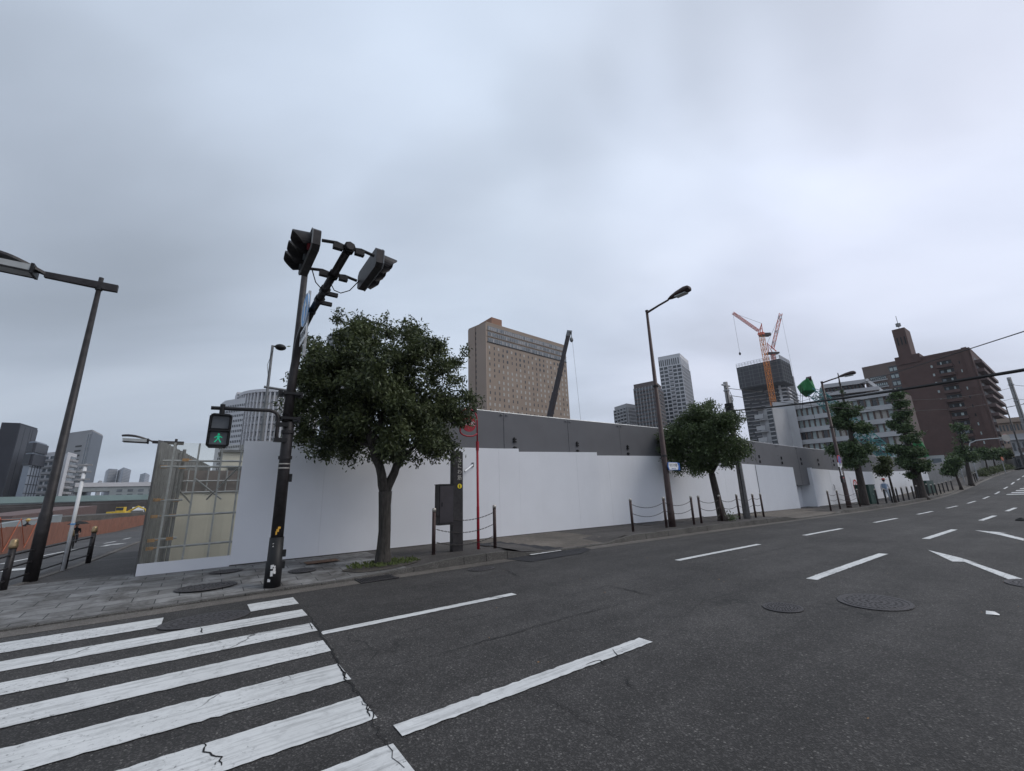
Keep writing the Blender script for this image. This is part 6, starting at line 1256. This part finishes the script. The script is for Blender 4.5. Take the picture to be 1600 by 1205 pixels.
# pinkish brown building
z = 60; A = atz(1347, 577, z); B_ = along(A, -N3, 1403); Cc = B_+D3*14; t, f1, f2 = block('brown_office', 'pinkish brown building with window rows left of the brick tower', A, B_, Cc, z, 'brick_pink')
for k in range(8):
    zc = z-7.5-3.7*k; mb = MB(); f1.box(mb, f1.L*.15, f1.L*.6, 0, .1, zc+.0, zc+2.1); p = mb.build('window_band', 'glass_dark', t, world=True)
    mb = MB(); f1.box(mb, f1.L*.13, f1.L*.62, 0, .7, zc-.6, zc-.1); mb.build('ledge', 'office_white', t, world=True)
    wins(t, [(f1, f1.L*(.17+.055*c), f1.L*(.2+.055*c), zc+.4, zc+1.7) for c in range(8)], 'window_light', depth=.18)
for k in range(10): wins(t, [(f1, f1.L*.72, f1.L*.96, z-4.5-3.8*k, z-1.4-3.8*k)], 'glass_dark'); wins(t, [(f1, f1.L*(.74+.11*q), f1.L*(.82+.11*q), z-4.1-3.8*k, z-2.4-3.8*k) for q in (0, 1)], 'window_light', depth=.2)
# brick apartment tower block
z = 50; B_ = atz(1515, 546, z); A = along(B_, N3, 1400); Cc = along(B_, D3, 1541); pass
t, f1, f2 = block('brick_apartments', 'big dark red brick apartment block with roof tower and stacked balconies', A, B_, Cc, z, 'brick_red')
T = [atz(1404.5, 524, 63), atz(1426, 518.5, 63), atz(1441, 554, 50)]; u0 = (T[0]-f1.a).dot(f1.u); u1 = (T[1]-f1.a).dot(f1.u); ut0, ut1 = f1.L*.07, f1.L*.26
along_z = onpix(f1.a+f1.u*ut1, D, 1424, 519).z if False else 65.0
mb = MB(); f1.box(mb, 0, f1.L*.36, -9, .4, z-1, z+2.6); f1.box(mb, ut0, ut1, -9, .6, z-1, along_z); tw = mb.build('roof_tower', 'brick_red', t, world=True)
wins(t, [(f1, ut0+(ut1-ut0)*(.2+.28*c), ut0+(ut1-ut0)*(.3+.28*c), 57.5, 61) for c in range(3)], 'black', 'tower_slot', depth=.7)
mb = MB(); p = f1.a+f1.u*(ut0+ut1)*.55; mb.tube([Vector((p.x, p.y, 64.5)), Vector((p.x, p.y, 71))], .1, 5).box(p.x-.7, p.x+.7, p.y-.5, p.y+.5, 66, 67.5); mb.build('antenna', 'steel_grey', t, world=True)
for k in range(12):
    zc = z-5.2-3.55*k; sh = 0
    mb = MB(); f1.box(mb, f1.L*.54, f1.L*.745, 0, 1.5, zc-.25, zc+.9); mb.build('balcony', 'brick_red', t, world=True)
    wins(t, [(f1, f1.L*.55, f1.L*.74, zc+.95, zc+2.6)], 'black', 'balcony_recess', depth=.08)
    wins(t, [(f1, f1.L*(.58+.09*c+rb.uniform(-.02, .02)), f1.L*(.61+.09*c), zc+1.2, zc+2.2, rb.choice(['window_mid', 'window_light', 'window_mid'])) for c in range(2)], 'window_mid', depth=.15)
    wins(t, [(f1, f1.L*.46, f1.L*.485, zc+.6, zc+1.6, 'window_light' if rb.random() < .6 else 'window_mid'), (f1, f1.L*.825, f1.L*.84, zc+.3, zc+1.4, 'window_light' if rb.random() < .6 else 'black')], 'window_light', depth=.1)
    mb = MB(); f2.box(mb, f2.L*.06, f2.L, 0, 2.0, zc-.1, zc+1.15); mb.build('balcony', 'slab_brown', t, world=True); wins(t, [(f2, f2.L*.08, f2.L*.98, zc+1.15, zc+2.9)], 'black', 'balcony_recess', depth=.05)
mb = MB(); f1.box(mb, f1.L*.9, f1.L*.97, 0, .5, -5, z+1.2); mb.build('corner_pier', 'brick_red', t, world=True)
mb = MB(); f1.box(mb, f1.L*.02, f1.L*.53, 0, .7, -5, z-18); mb.build('lower_wing', 'brick_red', t, world=True)
# low white shed at its foot and far right buildings
q0, q1 = at(1447, 716, 120), at(1475, 711, 120); FF = Face(q0, q1); t = thing('shed', 'small white shed roof showing over the hoarding at the foot of the brick block', 'shed', (q0.x, q0.y, 0)); wb(FF.box(MB(), 0, FF.L, -4, 0, -1, q1.z), 'walls', 'office_white'); wb(FF.box(MB(), FF.L*.3, FF.L*.8, -.1, .1, q1.z-1.6, q1.z-.6), 'window', 'window_mid')
q0, q1 = at(1481, 720, 100), at(1492, 720, 100); FF = Face(q0, q1); t = thing('white_container', 'pair of white boxes showing over the hoarding left of the orange light', 'container', (q0.x, q0.y, 0)); wb(FF.box(MB(), 0, FF.L*.45, -3, 0, 0, q0.z), 'body', 'white'); wb(FF.box(MB(), FF.L*.55, FF.L, -3, 0, 0, q0.z), 'body', 'white')
for (x0_, y0_, x1_, y1_, d_, m, lb, nr) in ((1556, 655, 1600, 651, 190, 'hotel_side', 'beige brown building in the distance right of the brick block', 5), (1575, 679, 1640, 674, 150, 'tower_grey', 'low grey building with ledges at the right edge behind the pole', 4), (1590, 700, 1660, 696, 130, 'tower_dark', 'low dark building lowest at the right edge', 2)):
    q0, q1 = at(x0_, y0_, d_), at(x1_, y1_, d_); FF = Face(q0, q1); t = thing('distant_building', lb, 'building', (q0.x, q0.y, 0)); wb(FF.box(MB(), 0, FF.L, -15, 0, -5, (q0.z+q1.z)/2), 'walls', m)
    for k in range(nr): wb(FF.box(MB(), 0, FF.L, 0, .8, (q0.z)-1-3.6*k-.4, q0.z-1-3.6*k), 'ledge', 'office_white' if m != 'hotel_side' else m)
    wins(t, [(FF, FF.L*(c+.2)/8, FF.L*(c+.7)/8, q0.z-3.8-3.6*k, q0.z-2-3.6*k) for k in range(nr) for c in range(8)], 'glass_dark', depth=.1)
# left buildings
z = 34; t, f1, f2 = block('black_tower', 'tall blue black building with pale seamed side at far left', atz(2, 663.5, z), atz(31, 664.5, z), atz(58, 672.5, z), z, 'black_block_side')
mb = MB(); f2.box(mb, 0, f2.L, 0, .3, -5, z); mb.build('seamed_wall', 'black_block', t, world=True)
wins(t, [(f2, f2.L*u, f2.L*(u+.012), -5, z-.3) for u in (.26, .57, .7)], 'black', 'seam', depth=.34)
wins(t, [(f1, f1.L*.15, f1.L*.3, 12+3*k, 13.5+3*k) for k in range(4)], 'black', depth=.1)
z = 24; t, f1, f2 = block('glass_building', 'blue grey panelled building with dark roof storeys beside the black tower', atz(45, 694, z), atz(55, 693, z), atz(73, 698, z), z, 'curtain_wall')
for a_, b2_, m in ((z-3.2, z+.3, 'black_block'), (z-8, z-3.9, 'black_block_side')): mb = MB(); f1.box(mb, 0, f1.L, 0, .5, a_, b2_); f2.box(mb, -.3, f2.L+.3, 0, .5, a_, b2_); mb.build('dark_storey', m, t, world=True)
for k in range(5): wins(t, [(f2, 0, f2.L, 2.5+3.2*k, 2.75+3.2*k)], 'black_block_side', 'joint', depth=.1)
for k in range(4): wins(t, [(f2, f2.L*(.2+.22*k), f2.L*(.2+.22*k)+.2, 0, z-8)], 'black_block_side', 'joint', depth=.14)
z = 26; t, f1, f2 = block('pale_flats', 'pale flats with stacked small windows behind the left lamp pole', atz(63, 718, z-4), atz(72, 711, z-4), atz(100, 708, z-4), z-4, 'tower_white')
wins(t, [(f2, f2.L*(.02+.3*c), f2.L*(.2+.3*c), 20-2.6*r, 21.2-2.6*r) for r in range(7) for c in range(3)]+[(f1, f1.L*.3, f1.L*.7, 19-2.6*r, 20.2-2.6*r) for r in range(7)], 'window_mid')
for r in range(7): mb = MB(); f2.box(mb, 0, f2.L*.98, 0, .9, 19-2.6*r, 19.9-2.6*r); mb.build('balcony', 'tower_grey', t, world=True)
z = 30; t, f1, f2 = block('balcony_flats', 'pale flats with a column of balconies between lamp pole and grey tower', atz(97, 716, z-6), atz(106, 709.5, z-6), atz(120, 713, z-6), z-6, 'tower_white')
for r in range(8): mb = MB(); f2.box(mb, f2.L*.35, f2.L, 0, 1, 21-2.5*r, 22-2.5*r); mb.build('balcony', 'tower_grey', t, world=True); wins(t, [(f2, f2.L*.38, f2.L*.97, 22.1-2.5*r, 23.3-2.5*r)], 'glass_dark', depth=.1)
z = 40; t, f1, f2 = block('grey_tower', 'broad grey tower with louvre strips and dark right side', atz(108, 679, z), atz(144, 674, z), atz(160, 682, z), z, 'tower_grey')
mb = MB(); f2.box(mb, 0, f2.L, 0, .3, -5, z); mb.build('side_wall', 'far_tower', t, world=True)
wins(t, [(f1, f1.L*.86, f1.L*.9, z-18, z-1.5), (f1, f1.L*.95, f1.L*.99, z-18, z-1.5)], 'window_mid', 'glass_strip')
wins(t, [(f1, f1.L*.42, f1.L*.68, z-8-2.6*k, z-7.1-2.6*k) for k in range(4)], 'black', 'louvre')
for r in range(8): mb = MB(); f1.box(mb, f1.L*.35, f1.L*.97, 0, .9, 18.5-2.6*r, 19.4-2.6*r); mb.build('balcony', 'tower_grey', t, world=True); wins(t, [(f1, f1.L*(.38+.2*c), f1.L*(.52+.2*c), 19.5-2.6*r, 20.8-2.6*r) for c in range(3)], 'glass_dark', depth=.1)
z = 90
for i, (pp, lb) in enumerate((([(165, 737), (170, 733), (184, 734)], 'hazy distant tower, leftmost of the pair beyond the viaduct'), ([(184, 736), (193, 731), (205, 735)], 'hazy distant tower, right one of the pair beyond the viaduct'), ([(219, 742), (227, 739.5), (234, 743)], 'hazy distant narrow tower left of the corrugated fence edge'))):
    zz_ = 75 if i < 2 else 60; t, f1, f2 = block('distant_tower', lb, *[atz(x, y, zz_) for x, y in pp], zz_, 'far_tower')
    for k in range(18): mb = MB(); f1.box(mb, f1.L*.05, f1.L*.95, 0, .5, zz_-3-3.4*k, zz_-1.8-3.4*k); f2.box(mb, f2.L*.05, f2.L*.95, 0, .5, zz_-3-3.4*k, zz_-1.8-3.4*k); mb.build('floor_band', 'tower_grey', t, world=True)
for i, (pp, lb, zz_, m) in enumerate((([(152, 755), (155, 752), (160, 753)], 'small pale block just right of the grey tower', 26, 'tower_grey'), ([(203, 760), (207, 756), (213, 758)], 'tiny stepped pale block between the distant towers', 22, 'tower_grey'), ([(-10, 771), (2, 768), (36, 769)], 'low white building with slots below the black tower', 9, 'tower_white'), ([(36, 777), (52, 774), (112, 772)], 'long low white shed roof behind the lamp pole', 8, 'tower_white'))):
    t, f1, f2 = block('low_building', lb, *[atz(x, y, zz_) for x, y in pp], zz_, m); wins(t, [(f2, f2.L*(c+.3)/9, f2.L*(c+.6)/9, zz_-2.2, zz_-1) for c in range(9)], 'window_mid')
q0, q1 = at(170, 775, 230), at(300, 770, 230); FF = Face(q0, q1); t = thing('parking_building', 'pale blue low building with dotted openings behind the viaduct', 'building', (q0.x, q0.y, 0)); wb(FF.box(MB(), 0, FF.L, -10, 0, -8, 6.5), 'walls', 'viaduct'); wins(t, [(FF, 2+3.2*c, 3.6+3.2*c, 1.8+1.9*r, 2.8+1.9*r) for c in range(22) for r in range(3)], 'window_mid')

# ------------------------------------------------------------------ haze
hz = MB().box(-1750, 1750, -1750, 1750, -14, 135).build('haze', 'white'); tag(hz, kind='stuff')
hm = bpy.data.materials.new('haze'); hm.use_nodes = True; t_ = hm.node_tree; t_.nodes.remove(t_.nodes['Principled BSDF'])
pv = t_.nodes.new('ShaderNodeVolumePrincipled'); pv.inputs['Color'].default_value = (.86, .92, 1, 1); pv.inputs['Density'].default_value = .00013; t_.links.new(pv.outputs[0], t_.nodes['Material Output'].inputs['Volume'])
hz.data.materials.clear(); hz.data.materials.append(hm)
